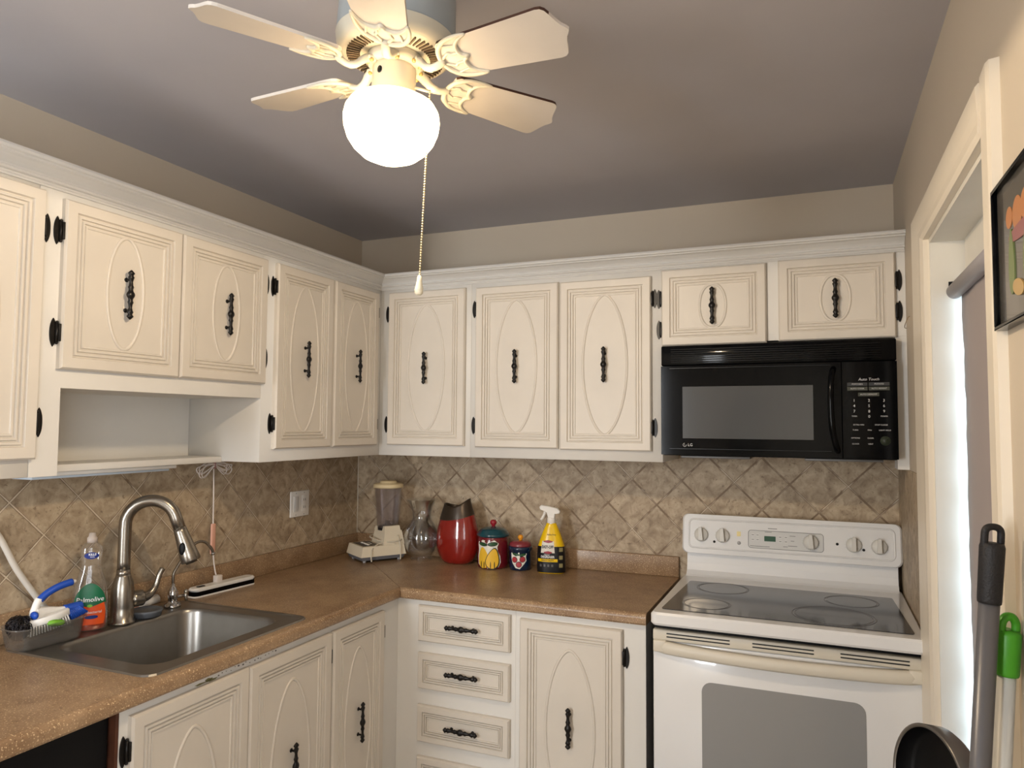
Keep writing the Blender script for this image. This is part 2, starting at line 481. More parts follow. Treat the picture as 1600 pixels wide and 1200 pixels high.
m = MB()
pr = casing_prof(1.0)
st = []
for t_, th_ in pr:
    st.append([m.bm.verts.new(p) for p in ((WX - th_, DY1 + .19 * t_, 0), (WX - th_, DY1 + .19 * t_, DZ + .095 * t_), (WX - th_, DY0 - .001, DZ + .095 * t_))])
fs = []
for a, b in zip(st, st[1:] + st[:1]):
    for k in range(2): fs.append(m.bm.faces.new((a[k], a[k + 1], b[k + 1], b[k])))
fs.append(m.bm.faces.new([r_[0] for r_ in st])); fs.append(m.bm.faces.new([r_[2] for r_ in st][::-1]))
m._fin(fs, trim_paint)
pts = [(0, 0), (0, .010), (.006, .015), (.060, .017), (.074, .014), (.078, 0)]
m.prism([(-b_, -a_) for a_, b_ in pts], 0, DZ + .100, trim_paint, T=Matrix.Translation((WX, DY0, 0)))
struct(m, 'trim_1')
# jambs and head of the side door
m = MB(); jm = mat('jamb_paint', (226, 222, 212), .45, var=.04, scale=8)
m.box((WX, DY1 - .012, 0), (WX + .155, DY1, DZ), jm); m.box((WX, DY0, 0), (WX + .155, DY0 + .012, DZ), jm)
m.box((WX, DY0 + .012, DZ - .012), (WX + .155, DY1 - .012, DZ), jm)
d1 = struct(m, 'door_1')
m = MB()
xg = WX + .10
for lo, hi in (((xg, DY0 + .012, 0), (xg + .04, DY0 + .05, DZ - .012)), ((xg, DY1 - .026, 0), (xg + .04, DY1 - .012, DZ - .012)), ((xg - .024, DY0 + .012, 1.868), (xg + .04, DY1 - .026, DZ - .012)), ((xg, DY0 + .05, 0), (xg + .04, DY1 - .026, .25))):
    m.box(lo, hi, jm)
m.build('door_frame', d1)
m = MB(); m.box((xg + .016, DY0 + .05, .25), (xg + .021, DY1 - .026, 1.90), MATS['window_glass']); m.build('pane', d1)

# roller blind inside the side door
bl = thing('roller_blind', (WX + .06, (DY0 + DY1) / 2, 0), 'grey roller blind lowered inside the side door beside the range', 'blind')
blind_m = mat('blind_fabric', (168, 158, 156), .8, bump=.15, bscale=6)
m = MB(); m.tube([(WX + .052, DY0 + .02, 1.868), (WX + .052, DY1 - .022, 1.868)], .019, mat('blind_tube', (160, 156, 160), .5), 20); m.build('roller_tube', bl)
m = MB()
nz = 60; ny = 10; vs = []
for i in range(nz + 1):
    z = .05 + (1.868 - .05) * i / nz
    row = []
    for j in range(ny + 1):
        y = DY0 + .02 + (DY1 - .034 - DY0 - .02) * j / ny
        if j == ny: y += .0035 * math.sin(z * 43) + .003 * math.sin(z * 97 + 1) - .0 * (1.87 - z)
        x = WX + .066 + .0025 * math.sin(y * 22 + z * 2.2) + .001 * math.sin(z * 9)
        row.append(m.bm.verts.new((x, y, z)))
    vs.append(row)
fs = []
for i in range(nz):
    for j in range(ny): fs.append(m.bm.faces.new((vs[i][j], vs[i][j + 1], vs[i + 1][j + 1], vs[i + 1][j])))
m._fin(fs, blind_m, True)
o = m.build('blind_fabric', bl); sm = o.modifiers.new('solid', 'SOLIDIFY'); sm.thickness = .0012
m = MB(); m.box((WX + .058, DY0 + .022, .035), (WX + .074, DY1 - .03, .06), MATS['blind_tube'], .004); m.build('bottom_bar', bl)
m = MB(); m.box((WX + .040, DY1 - .0125, 1.86), (WX + .064, DY1 - .0155, 1.895), black_matte); m.build('bracket', bl)

# ------------------------------------------------------------------ cabinet fronts
DOOR_PROF = [(0, 0.0), (0, .012), (.0045, .0185), (.030, .0185), (.0325, .0115), (.0345, .0115), (.037, .0165), (.042, .0165), (.0435, .0105), (.0455, .0105), (.0475, .0155), (.052, .0155), (.0535, .0095), (.0555, .0095), (.0575, .0135), (.0615, .0135), (.063, .0105)]
DRAW_PROF = [(a if a <= .0045 else .0045 + (a - .0045) * .70, h) for a, h in DOOR_PROF]


def front_mb(mb, T, w, h, prof, m, oval=None):
    rings = []
    for ins, z in prof:
        rings.append([mb.bm.verts.new(T @ Vector(p)) for p in ((ins, ins, z), (w - ins, ins, z), (w - ins, h - ins, z), (ins, h - ins, z))])
    fs = [mb.bm.faces.new(rings[0][::-1]), mb.bm.faces.new(rings[-1])]
    for a, b in zip(rings, rings[1:]):
        for i in range(4):
            j = (i + 1) % 4; fs.append(mb.bm.faces.new((a[i], a[j], b[j], b[i])))
    mb._fin(fs, m, False)
    if oval:
        cx, cz, a_, b_, pw = oval
        base = prof[-1][1]
        pts = []
        n = 72
        for k in range(n):
            t = 2 * PI * k / n; sn = math.sin(t)
            pts.append(T @ Vector((cx + a_ * abs(sn) ** pw * (1 if sn >= 0 else -1), cz + b_ * math.cos(t), base)))
        mb.tube(pts, .0048, m, 8, closed=True, flat=.75, up=T.to_3x3() @ Vector((0, 0, 1)))


# shared handle and hinge meshes
def handle_mesh():
    mb = MB()
    pr = [(-.068, .0008), (-.064, .0042), (-.059, .0072), (-.055, .0050), (-.052, .0044), (-.048, .0066), (-.043, .0052), (-.036, .0036), (-.026, .0044), (-.021, .0062), (-.015, .0046), (-.010, .0052), (-.005, .0078), (0, .0088)]
    pr = pr + [(-a, r) for a, r in pr[-2::-1]]
    T = Matrix(((1, 0, 0, 0), (0, 0, 1, 0), (0, .72, 0, .019), (0, 0, 0, 1)))
    mb.lathe([(r * 1.38, a) for a, r in pr], (0, 0, 0), black_iron, 12, T=T)
    for v in (-.042, .042):
        mb.tube([(0, v, .0005), (0, v, .019)], [.0036, .0030], black_iron, 8)
        mb.lathe([(.0062, 0), (.0062, .0018), (.003, .003)], (0, v, .0), black_iron, 10)
    o = mb.build('cabinet_handle_mesh', local=True); me = o.data; bpy.data.objects.remove(o); return me


def hinge_mesh():
    mb = MB()
    p = []
    for k in range(24):
        t = 2 * PI * k / 24; p.append((.0088 * math.cos(t), .036 * math.sin(t) * (1 - .12 * abs(math.sin(t * 2)))))
    mb.prism(p, 0, .0035, black_iron, bev=.0008)
    mb.tube([(.007, -.024, .006), (.007, .024, .006)], .0042, black_iron, 10)
    mb.sphere((.007, -.026, .006), .004, black_iron, 8, 6); mb.sphere((.007, .026, .006), .004, black_iron, 8, 6)
    mb.box((.007, -.022, .001), (.0125, .022, .0155), black_iron, .001)
    o = mb.build('hinge_mesh', local=True); me = o.data; bpy.data.objects.remove(o); return me


HM, GM = handle_mesh(), hinge_mesh()
HL = {}


def add_door(root, side, a0, a1, z0, z1, face, hinge=None, oval='tall', hz=None, hinges=None, name='door', horiz=False, prof=None, tilt=0):
    T = face_mat(side, a0, z0, face)
    if tilt: T = T @ Matrix.Rotation(tilt, 4, 'Z')
    w, h = a1 - a0, z1 - z0
    mb = MB()
    ov = None
    cz = h / 2
    if oval == 'tall': ov = (w / 2, cz, min(.086, w * .25), .266, 1.2)
    elif oval == 'mid': ov = (w / 2, cz + .003, .056, .152, 1.05)
    elif oval == 'small': ov = (w / 2, cz, .046, .078, .85)
    front_mb(mb, T, w, h, prof or DOOR_PROF, door_paint, ov)
    d = mb.build(name, root)
    hz = (z0 + z1) / 2 if hz is None else hz
    Th = T @ Matrix.Translation((w / 2, hz - z0, (prof or DOOR_PROF)[-1][1]))
    if horiz: Th = Th @ Matrix.Rotation(PI / 2, 4, 'Z')
    place_copy(HM, 'handle', d, Th)
    for zz in (hinges or []):
        off = -.012 if hinge == 'lo' else w + .012
        Tg = T @ Matrix.Translation((off, zz - z0, .0))
        if hinge == 'hi': Tg = Tg @ Matrix.Rotation(PI, 4, 'Z')
        place_copy(GM, 'hinge', d, Tg)
    return d


FU = .3315
ZB, ZT = 1.389, 2.150
g_up_l = 'white wall cabinets over the sink run'
g_up_b = 'white wall cabinets along the range wall'


def carcass(root, lo, hi, m=frame_paint, name='body'):
    mb = MB(); mb.box(lo, hi, m, .0015, seg=1); return mb.build(name, root)


# left run
c0 = thing('wall_cabinet', (.16, -2.05, ZB), 'white wall cabinet directly left of the open shelf niche, partly outside the view', 'cabinet', g_up_l)
carcass(c0, (0.004, -2.30, ZB), (FU, -1.8425, ZT))
add_door(c0, 'L', -2.205, -1.835, 1.432, 2.089, FU, 'hi', 'tall', 1.757, [1.999, 1.521])
c1 = thing('wall_cabinet', (.16, -1.45, ZB), 'short two-door white wall cabinet with the open niche and shelf beneath, above the faucet', 'cabinet', g_up_l)
mb = MB()
mb.box((.004, -1.842, 1.607), (FU, -1.0605, ZT), frame_paint)
mb.box((.004, -1.842, ZB), (FU, -1.770, 1.607), frame_paint)
mb.build('body', c1)
mb = MB(); mb.box((.004, -1.770, 1.406), (.012, -1.0605, 1.607), frame_paint); mb.build('back_panel', c1)
mb = MB(); mb.box((.004, -1.770, 1.386), (.168, -1.0605, 1.406), frame_paint, .002); mb.build('shelf', c1)
add_door(c1, 'L', -1.785, -1.421, 1.654, 2.083, FU, 'lo', 'mid', 1.868, [2.0, 1.744])
add_door(c1, 'L', -1.415, -1.055, 1.655, 2.083, FU, 'hi', 'mid', 1.868, [2.0, 1.744])
c2 = thing('wall_cabinet', (.16, -.7, ZB), 'tall narrow two-door white wall cabinet on the sink wall running into the corner', 'cabinet', g_up_l)
carcass(c2, (.004, -1.060, ZB), (FU, -.004, ZT))
add_door(c2, 'L', -1.003, -.688, 1.433, 2.083, FU, 'lo', 'tall', 1.757, [1.999, 1.521])
add_door(c2, 'L', -.672, -.368, 1.433, 2.083, FU, 'hi', 'tall', 1.757, [1.999, 1.521])
# back run
c3 = thing('wall_cabinet', (.55, -.16, ZB), 'single-door white wall cabinet right of the corner, above the blender and glass vase', 'cabinet', g_up_b)
carcass(c3, (FU + .0005, -FU, ZB), (.770, -.004, ZT))
add_door(c3, 'B', .381, .747, 1.434, 2.086, FU, 'lo', 'tall', 1.757, [1.995, 1.52])
c4 = thing('wall_cabinet', (1.15, -.16, ZB), 'double-door white wall cabinet left of the microwave with two tall oval doors', 'cabinet', g_up_b)
carcass(c4, (.7705, -FU, ZB), (1.5535, -.004, ZT))
add_door(c4, 'B', .796, 1.151, 1.431, 2.081, FU, 'lo', 'tall', 1.754, [1.994, 1.518])
add_door(c4, 'B', 1.159, 1.514, 1.428, 2.078, FU, 'hi', 'tall', 1.752, [1.994, 1.515])
c5 = thing('wall_cabinet', (1.95, -.16, 1.80), 'short white wall cabinet with two low doors directly above the microwave', 'cabinet', g_up_b)
mb = MB(); mb.box((1.554, -FU, 1.822), (WX - .0006, -.004, ZT), frame_paint); mb.build('body', c5)
mb = MB(); mb.box((2.3155, -FU, 1.3855), (WX - .0006, -FU + .10, 1.8215), frame_paint); mb.build('side_strip', c5)
add_door(c5, 'B', 1.553, 1.918, 1.814, 2.095, FU, 'lo', 'small', 1.953, [1.99, 1.876])
add_door(c5, 'B', 1.957, 2.319, 1.817, 2.099, FU, 'hi', 'small', 1.955, [2.006, 1.903])

# crown moulding
prof = [(0, 2.100), (.006, 2.100), (.008, 2.104), (.004, 2.109), (.004, 2.112), (.012, 2.114), (.015, 2.119), (.012, 2.123), (.009, 2.124), (.009, 2.127), (.016, 2.134), (.028, 2.143), (.038, 2.1465), (.038, 2.150), (.0475, 2.151), (.050, 2.157), (.0475, 2.163), (-.02, 2.163), (-.02, 2.151), (0, 2.151)]
mb = MB(); rr = []
for d, z in prof:
    rr.append([mb.bm.verts.new(p) for p in ((FU + d, -2.30, z), (FU + d, -(FU + d), z), (WX - .001, -(FU + d), z))])
fs = []
for a, b in zip(rr, rr[1:] + rr[:1]):
    for k in range(2): fs.append(mb.bm.faces.new((a[k], a[k + 1], b[k + 1], b[k])))
fs.append(mb.bm.faces.new([r[0] for r in rr])); fs.append(mb.bm.faces.new([r[2] for r in rr][::-1]))
mb._fin(fs, frame_paint)
tag(mb.build('crown_moulding'), 'white stepped crown moulding running along the top of all the wall cabinets', 'moulding')

# light strip under the niche shelf
ls = thing('under_cabinet_light', (.08, -1.46, 1.362), 'slim unlit light fitting fixed under the open shelf above the faucet', 'light')
mb = MB(); mb.box((.03, -1.72, 1.374), (.150, -1.235, 1.3855), white_plastic, .003); mb.build('housing', ls)
mb = MB(); mb.box((.05, -1.70, 1.366), (.135, -1.25, 1.374), mat('diffuser', (200, 214, 228), .3), .003); mb.build('diffuser', ls)

# ------------------------------------------------------------------ base cabinets
FB = .61
g_b1 = 'white base cabinets under the sink run'
b1 = thing('base_cabinet', (.3, -1.42, 0), 'white two-door base cabinet under the sink with chipped paint on its top rail', 'cabinet', g_b1)
chip = mat('chipped_paint', (122, 116, 78), .7)
mb = MB()
for lo, hi in (((.004, -1.797, .10), (FB, -1.785, .8755)), ((.004, -1.785, .10), (.02, -1.0285, .8755)), ((.02, -1.785, .10), (FB, -1.0285, .12)), ((.59, -1.785, .12), (FB, -1.0285, .8755)), ((.02, -1.04, .12), (.59, -1.0285, .8755)), ((.06, -1.79, 0), (.55, -1.03, .10))):
    mb.box(lo, hi, frame_paint)
b1b = mb.build('body', b1)
mb = MB()
for (y, z, a, b) in ((-1.560, .8535, .020, .0022), (-1.535, .8560, .012, .0042), (-1.523, .8525, .016, .0030)):
    mb.prism([(y + a * math.cos(t) * (1 + .3 * math.sin(5 * t)), z + b * math.sin(t) * (1 + .3 * math.cos(3 * t)) + .002) for t in [2 * PI * k / 14 for k in range(14)]], 0, .0004, chip, T=Matrix(((0, 0, 1, FB), (1, 0, 0, 0), (0, 1, 0, 0), (0, 0, 0, 1))))
for k in range(16):
    y = -1.50 + k * .0145 + random.uniform(-.004, .004); z = .857 + random.uniform(0, .008); s_ = random.uniform(.0010, .0024)
    mb.prism([(y + s_ * 1.5 * math.cos(t), z + s_ * math.sin(t)) for t in [2 * PI * q / 7 for q in range(7)]], 0, .0004, mat('chip_dark', (96, 90, 84), .7), T=Matrix(((0, 0, 1, FB), (1, 0, 0, 0), (0, 1, 0, 0), (0, 0, 0, 1))))
mb.build('paint_chips', b1)
mb = MB(); mb.box((.03, -1.806, .10), (FB - .001, -1.7975, .8755), mat('raw_wood', (84, 48, 32), .6, var=.3, scale=20)); mb.build('side_panel', b1)
add_door(b1, 'L', -1.775, -1.404, .14, .852, FB, 'lo', 'tall', .512, [.775, .22])
add_door(b1, 'L', -1.399, -1.034, .14, .850, FB, 'hi', 'tall', .512, [.775, .22])
b2 = thing('base_cabinet', (.3, -.85, 0), 'narrow single-door white base cabinet between the sink cabinet and the corner', 'cabinet', g_b1)
mb = MB(); mb.box((.004, -1.028, .10), (FB, -.004, .8755), frame_paint); mb.box((.06, -1.02, 0), (.55, -.02, .10), frame_paint); mb.build('body', b2)
add_door(b2, 'L', -1.022, -.724, .14, .850, FB, 'hi', 'tall', .512, [.775, .22])
g_b2 = 'white base cabinets under the counter beside the range'
b3 = thing('base_cabinet', (.85, -.3, 0), 'white base cabinet with a stack of four drawers right of the inner corner', 'cabinet', g_b2)
mb = MB(); mb.box((FB + .0005, -FB, .10), (1.090, -.004, .8755), frame_paint); mb.box((FB + .0005, -.55, 0), (1.09, -.02, .10), frame_paint); mb.build('body', b3)
for z0, z1, hz in ((.726, .856, .789), (.556, .685, .6225), (.366, .497, .430), (.176, .313, .245)):
    add_door(b3, 'B', .706, 1.073, z0, z1, FB, None, None, hz, None, 'drawer', True, DRAW_PROF)
b4 = thing('base_cabinet', (1.32, -.3, 0), 'single-door white base cabinet next to the range', 'cabinet', g_b2)
mb = MB(); mb.box((1.0905, -FB, .10), (1.549, -.004, .8755), frame_paint); mb.box((1.0905, -.55, 0), (1.549, -.02, .10), frame_paint); mb.build('body', b4)
add_door(b4, 'B', 1.110, 1.474, .14, .850, FB, 'hi', 'tall', .510, [.760, .22])

# black block filling the gap under the left end of the counter
dw = thing('black_block', (.28, -2.14, 0), 'plain black block set back in the gap under the left end of the counter', 'black_block')
mb = MB(); mb.box((.03, -2.44, .02), (.50, -1.810, .86), black_matte, .004); mb.build('body', dw)
mb = MB(); mb.box((.50, -2.43, .12), (.597, -1.812, .866), black_matte, .006); mb.build('door', dw)

# ------------------------------------------------------------------ countertop (two pieces mitred at the corner)
ZC, ZCB = .914, .876
CD = .635
SX0, SX1, SY0, SY1 = .075, .590, -1.700, -1.128       # sink cut-out


def edge_prof():
    pts = [(CD - .03, ZCB), (CD - .004, ZCB), (CD, ZCB + .006)]
    for k in range(7):
        a = k * PI / 2 / 6; pts.append((CD - .016 + .016 * math.cos(a), ZC - .016 + .016 * math.sin(a)))
    pts.append((CD - .03, ZC)); return pts


ct1 = MB()


def wedge(mb, pts, z0=ZCB, z1=ZC):
    mb.prism(pts, z0, z1, lam)


g = .0012
x2 = CD - .03
# front edge sweep, left leg: from y=-2.45 to mitre
ep = edge_prof(); R0 = [ct1.bm.verts.new((x, -2.45, z)) for x, z in ep]; R1 = [ct1.bm.verts.new((x, -x - g, z)) for x, z in ep]
n = len(ep); fs = [ct1.bm.faces.new(R0), ct1.bm.faces.new(R1[::-1])] + [ct1.bm.faces.new((R0[i], R1[i], R1[(i + 1) % n], R0[(i + 1) % n])) for i in range(n)]
ct1._fin(fs, lam)
for f in fs[2:]: f.smooth = False
wedge(ct1, [(.004, -2.45), (x2, -2.45), (x2, SY0), (.004, SY0)])
wedge(ct1, [(.004, SY0), (SX0, SY0), (SX0, SY1), (.004, SY1)])
wedge(ct1, [(SX1, SY0), (x2, SY0), (x2, SY1), (SX1, SY1)])
wedge(ct1, [(.004, SY1), (x2, SY1), (x2, -x2 - g), (.004, -.004 - g)])
ct = ct1.build('countertop'); tag(ct, 'tan speckled laminate countertop section holding the sink along the left wall', 'countertop', None)
mb = MB(); mb.box((.004, -2.45, ZC + .0003), (.0205, -.0215, .996), lam, .003); tag(mb.build('backsplash_strip'), 'tan laminate backsplash strip along the left wall behind the sink', 'backsplash')
ct2 = MB(); XE = 1.5545
R0 = [ct2.bm.verts.new((x + g, -x, z)) for x, z in ep]; R1 = [ct2.bm.verts.new((XE, -x, z)) for x, z in ep]
fs = [ct2.bm.faces.new(R0), ct2.bm.faces.new(R1[::-1])] + [ct2.bm.faces.new((R0[i], R1[i], R1[(i + 1) % n], R0[(i + 1) % n])) for i in range(n)]
ct2._fin(fs, lam)
wedge(ct2, [(.004 + g, -.004), (x2 + g, -x2), (XE, -x2), (XE, -.004)])
ctb = ct2.build('countertop'); tag(ctb, 'tan speckled laminate countertop section between the corner and the range', 'countertop', None)
mb = MB(); mb.box((.004, -.0205, ZC + .0003), (XE, -.004, .996), lam, .003); tag(mb.build('backsplash_strip'), 'tan laminate backsplash strip along the back wall behind the canisters', 'backsplash')

# ------------------------------------------------------------------ sink
sk = thing('sink', (.33, -1.41, ZC), 'brushed steel drop-in kitchen sink with one deep bowl', 'sink')
mb = MB()
OUT = rrect(.058, -1.715, .600, -1.113, .035, 6); BW = rrect(.158, -1.652, .545, -1.168, .060, 6)


def ringv(mb, poly, z): return [mb.bm.verts.new((x, y, z)) for x, y in poly]


def shrink(poly, d, cx, cy, hx, hy):
    return [(cx + (x - cx) * (hx - d) / hx, cy + (y - cy) * (hy - d) / hy) for x, y in poly]


ocx, ocy, ohx, ohy = .329, -1.414, .271, .301
bcx, bcy, bhx, bhy = .3515, -1.41, .1935, .242
rings = [ringv(mb, OUT, ZC + .0002), ringv(mb, shrink(OUT, .003, ocx, ocy, ohx, ohy), ZC + .0045), ringv(mb, shrink(OUT, .012, ocx, ocy, ohx, ohy), ZC + .0045), ringv(mb, shrink(OUT, .016, ocx, ocy, ohx, ohy), ZC + .0025),
         ringv(mb, BW, ZC + .0022), ringv(mb, shrink(BW, .003, bcx, bcy, bhx, bhy), ZC - .001), ringv(mb, shrink(BW, .006, bcx, bcy, bhx, bhy), ZC - .012), ringv(mb, shrink(BW, .012, bcx, bcy, bhx, bhy), ZC - .145), ringv(mb, shrink(BW, .020, bcx, bcy, bhx, bhy), ZC - .165), ringv(mb, shrink(BW, .045, bcx, bcy, bhx, bhy), ZC - .172), ringv(mb, shrink(BW, .15, bcx, bcy, bhx, bhy), ZC - .176)]
fs = []
for a, b in zip(rings, rings[1:]):
    for i in range(len(a)):
        j = (i + 1) % len(a); fs.append(mb.bm.faces.new((a[i], a[j], b[j], b[i])))
fs.append(mb.bm.faces.new(rings[-1]))
mb._fin(fs, steel, True)
for f in fs[:4 * len(OUT)]: f.smooth = False
bowl = mb.build('basin', sk, recalc=False)
bm_ = bmesh.new(); bm_.from_mesh(bowl.data); bmesh.ops.recalc_face_normals(bm_, faces=bm_.faces)
f0 = max(bm_.faces, key=lambda f: f.calc_area())
if f0.normal.z < 0: bmesh.ops.reverse_faces(bm_, faces=bm_.faces)
bm_.to_mesh(bowl.data); bm_.free()
mb = MB(); mb.lathe([(.045, 0), (.045, .003), (.036, .003), (.030, -.001), (0, -.001)], (.33, -1.41, ZC - .1758), chrome, 28)
mb.build('drain', sk)

# ------------------------------------------------------------------ faucet
fx, fy = .128, -1.402
fc = thing('faucet', (fx, fy, ZC + .0045), 'brushed nickel gooseneck pull-down faucet behind the sink', 'faucet')
Z0 = ZC + .0030
mb = MB(); mb.lathe([(.0375, 0), (.0375, .007), (.0325, .010), (.0325, .050), (.0325, .095), (.0285, .122), (.0215, .140), (.0205, .146)], (fx, fy, Z0), nickel, 32)
mb.tube([(fx, fy, Z0 + .14), (fx, fy, Z0 + .16)], .0195, nickel, 20); mb.build('body', fc)
d = Vector((.83, .56, 0)).normalized(); RA = .073
pts = [Vector((fx, fy, z)) for z in (Z0 + .15, 1.10, 1.14, 1.17, 1.195)]
cz = 1.210
for k in range(1, 19):
    a = PI - k * (PI * .915) / 18
    pts.append(Vector((fx, fy, cz)) + d * (RA + RA * math.cos(a)) + Vector((0, 0, RA * math.sin(a))))
tang = (pts[-1] - pts[-2]).normalized(); pts.append(pts[-1] + tang * .045); end = pts[-1]
mb = MB(); mb.tube(pts, .0182, nickel, 24); mb.build('spout', fc)
mb = MB()
ez = (-tang); q = ez.to_track_quat('Z', 'Y').to_matrix().to_4x4(); q.translation = end
mb.lathe([(.0190, .012), (.0196, 0), (.0200, -.004), (.0206, -.010), (.0275, -.072), (.0295, -.092), (.0280, -.096), (.017, -.096), (.017, -.102), (0, -.102)], (0, 0, 0), nickel, 28, T=q)
sh = mb.build('spray_head', fc)
mb = MB(); side = (Vector((cam.matrix_world.translation.x - end.x, cam.matrix_world.translation.y - end.y, 0)).normalized() + Vector((-.35, -.45, 0))).normalized()
bc = end + tang * .052
Tq = Matrix.Translation(bc + side * .0250) @ side.to_track_quat('Z', 'Y').to_matrix().to_4x4()
mb.lathe([(.011, -.010), (.011, .001), (.008, .003), (0, .0035)], (0, 0, 0), black_matte, 20, T=Tq, sx=.85, sy=1.7); mb.build('spray_button', sh)
hd = Vector((.30, .95, 0)).normalized()
hb = Vector((fx, fy, Z0 + .066))
mb = MB(); mb.tube([hb + hd * .022, hb + hd * .034, hb + hd * .056, hb + hd * .060], [.024, .0245, .0245, .022], nickel, 24)
hp = spline([hb + hd * .052 + Vector((0, 0, 0)), hb + hd * .078 + Vector((.0, 0, .006)), hb + hd * .098 + Vector((0, 0, .030)), hb + hd * .108 + Vector((0, 0, .062)), hb + hd * .118 + Vector((0, 0, .082))], 6)
nn = len(hp); mb.tube(hp, [.0195 - .0110 * min(1, i / (nn * .45)) for i in range(nn - 1)] + [.003], nickel, 14, flat=1.0); mb.build('lever', fc)

# ------------------------------------------------------------------ small filter faucet
ff = thing('filter_faucet', (.105, -1.196, ZC + .0045), 'small chrome water filter tap with a thin hooked neck, right of the big faucet', 'faucet')
gx, gy = .108, -1.196
mb = MB(); mb.lathe([(.026, 0), (.026, .006), (.021, .012), (.013, .016), (.0145, .022), (.0165, .034), (.0155, .050), (.010, .062), (.006, .068), (.0055, .075)], (gx, gy, Z0), chrome, 24); mb.build('body', ff)
d2_ = Vector((.25, 1, 0)).normalized()
pp = spline([(gx, gy, Z0 + .072), (gx, gy, Z0 + .105), Vector((gx, gy, Z0 + .130)) + d2_ * .014, Vector((gx, gy, Z0 + .172)) + d2_ * .044, Vector((gx, gy, Z0 + .198)) + d2_ * .076, Vector((gx, gy, Z0 + .198)) + d2_ * .106, Vector((gx, gy, Z0 + .176)) + d2_ * .130, Vector((gx, gy, Z0 + .156)) + d2_ * .140], 6)
mb = MB(); mb.tube(pp, .0048, nickel, 12); mb.tube([pp[-2], pp[-1] + Vector((0, 0, -.006))], .0068, chrome, 12); mb.build('spout', ff)
mb = MB(); tv = Vector((gx, gy, Z0 + .030)); mb.tube([tv, tv + d2_ * .040], .0055, chrome, 12)
mb.sphere(tv + d2_ * .045 + Vector((0, 0, .012)), .008, chrome); mb.tube([tv + d2_ * .042 + Vector((0, 0, .012)), tv + d2_ * .046 + Vector((.002, 0, -.018))], .005, chrome, 10); mb.build('lever', ff)

# ------------------------------------------------------------------ dish soap
def flat_bottle(mb, prof, c, m, ang, seg=40, cap=True):
    """prof (half width, half depth, z)"""
    T = Matrix.Translation(c) @ Matrix.Rotation(ang, 4, 'Z'); R = []
    for a, b, z in prof:
        ring = []
        for k in range(seg):
            t = 2 * PI * k / seg; ct_, st_ = math.cos(t), math.sin(t); e_ = .8
            ring.append(mb.bm.verts.new(T @ Vector((a * abs(ct_) ** e_ * (1 if ct_ > 0 else -1), b * abs(st_) ** e_ * (1 if st_ > 0 else -1), z))))
        R.append(ring)
    fs = [mb.bm.faces.new(R[0][::-1])] if cap else []
    if cap: fs.append(mb.bm.faces.new(R[-1]))
    for a, b in zip(R, R[1:]):
        for k in range(seg):
            j = (k + 1) % seg; fs.append(mb.bm.faces.new((a[k], a[j], b[j], b[k])))
    mb._fin(fs, m, True); return T


def interp(prof, z):
    for (a, b, z0), (c, d_, z1) in zip(prof, prof[1:]):
        if z0 <= z <= z1:
            t = (z - z0) / (z1 - z0 or 1); return a + (c - a) * t, b + (d_ - b) * t
    return prof[-1][0], prof[-1][1]


def flat_surface(prof, T, u, z, out=.0006):
    """front point of a flat bottle at lateral u, height z (front is local -y)"""
    a, b = interp(prof, z); uu = max(-.999, min(.999, u / a)); ct_ = abs(uu) ** (1 / .8); st_ = math.sqrt(max(0, 1 - ct_ * ct_))
    return T @ Vector((u, -(b * st_ ** .8) - out, z))


def flat_decal(mb, prof, T, outline, m, out=.0006, nz=24, nu=12):
    """fill a region on the bottle front: outline(z01)->(z, u0, u1)"""
    vs = []
    for i in range(nz + 1):
        z, u0, u1 = outline(i / nz)
        vs.append([mb.bm.verts.new(flat_surface(prof, T, u0 + (u1 - u0) * j / nu, z, out)) for j in range(nu + 1)])
    fs = [mb.bm.faces.new((vs[i][j], vs[i][j + 1], vs[i + 1][j + 1], vs[i + 1][j])) for i in range(nz) for j in range(nu)]
    mb._fin(fs, m, True)


def decal_text(mb, prof, T, string, size, u, z, m, out=.0022, **kw):
    """text bent over the bottle front"""
    n0 = len(mb.bm.verts)
    mb.text(string, size, Matrix.Identity(4), m, depth=.0001, **kw)
    mb.bm.verts.ensure_lookup_table()
    for v in mb.bm.verts[n0:]:
        v.co = flat_surface(prof, T, u + v.co.x, z + v.co.y, out + v.co.z)


ds = thing('dish_soap_bottle', (.105, -1.492, ZC + .0045), 'clear upside-down-hourglass dish soap bottle with green and orange label left of the faucet', 'bottle')
dp = [(.036, .022, 0), (.043, .026, .004), (.046, .028, .018), (.047, .029, .05), (.0465, .029, .085), (.0435, .0275, .115), (.037, .024, .145), (.029, .020, .170), (.0245, .0185, .190), (.027, .0195, .210), (.0295, .0205, .226), (.027, .019, .240), (.019, .015, .250), (.013, .012, .256)]
ang = math.radians(52)
cpos = Vector((.105, -1.492, ZC + .0032))
mb = MB(); T = flat_bottle(mb, dp, cpos, glass_mat('clear_plastic', (.96, .95, .93), .75, .06, .04), ang, cap=False); mb.build('bottle', ds)
mb = MB(); dl = [(a - .003, b - .003, z + .002) for a, b, z in dp[:4]]; dl[-1] = (dl[-1][0], dl[-1][1], .040)
flat_bottle(mb, dl, cpos, mat('orange_soap', (196, 66, 18), .15, trans=.3), ang); mb.build('liquid', ds)
mb = MB()
flat_decal(mb, dp, T, lambda t: (.020 + t * .062, -(.036 + .004 * math.sin(t * PI)), (.036 + .004 * math.sin(t * PI))), mat('label_orange', (222, 84, 30), .4))
flat_decal(mb, dp, T, lambda t: (.0805 + t * .058, -.0405 * math.cos(t * PI / 2) ** .55, .0405 * math.cos(t * PI / 2) ** .55), mat('label_green', (12, 96, 62), .4), out=.0008)
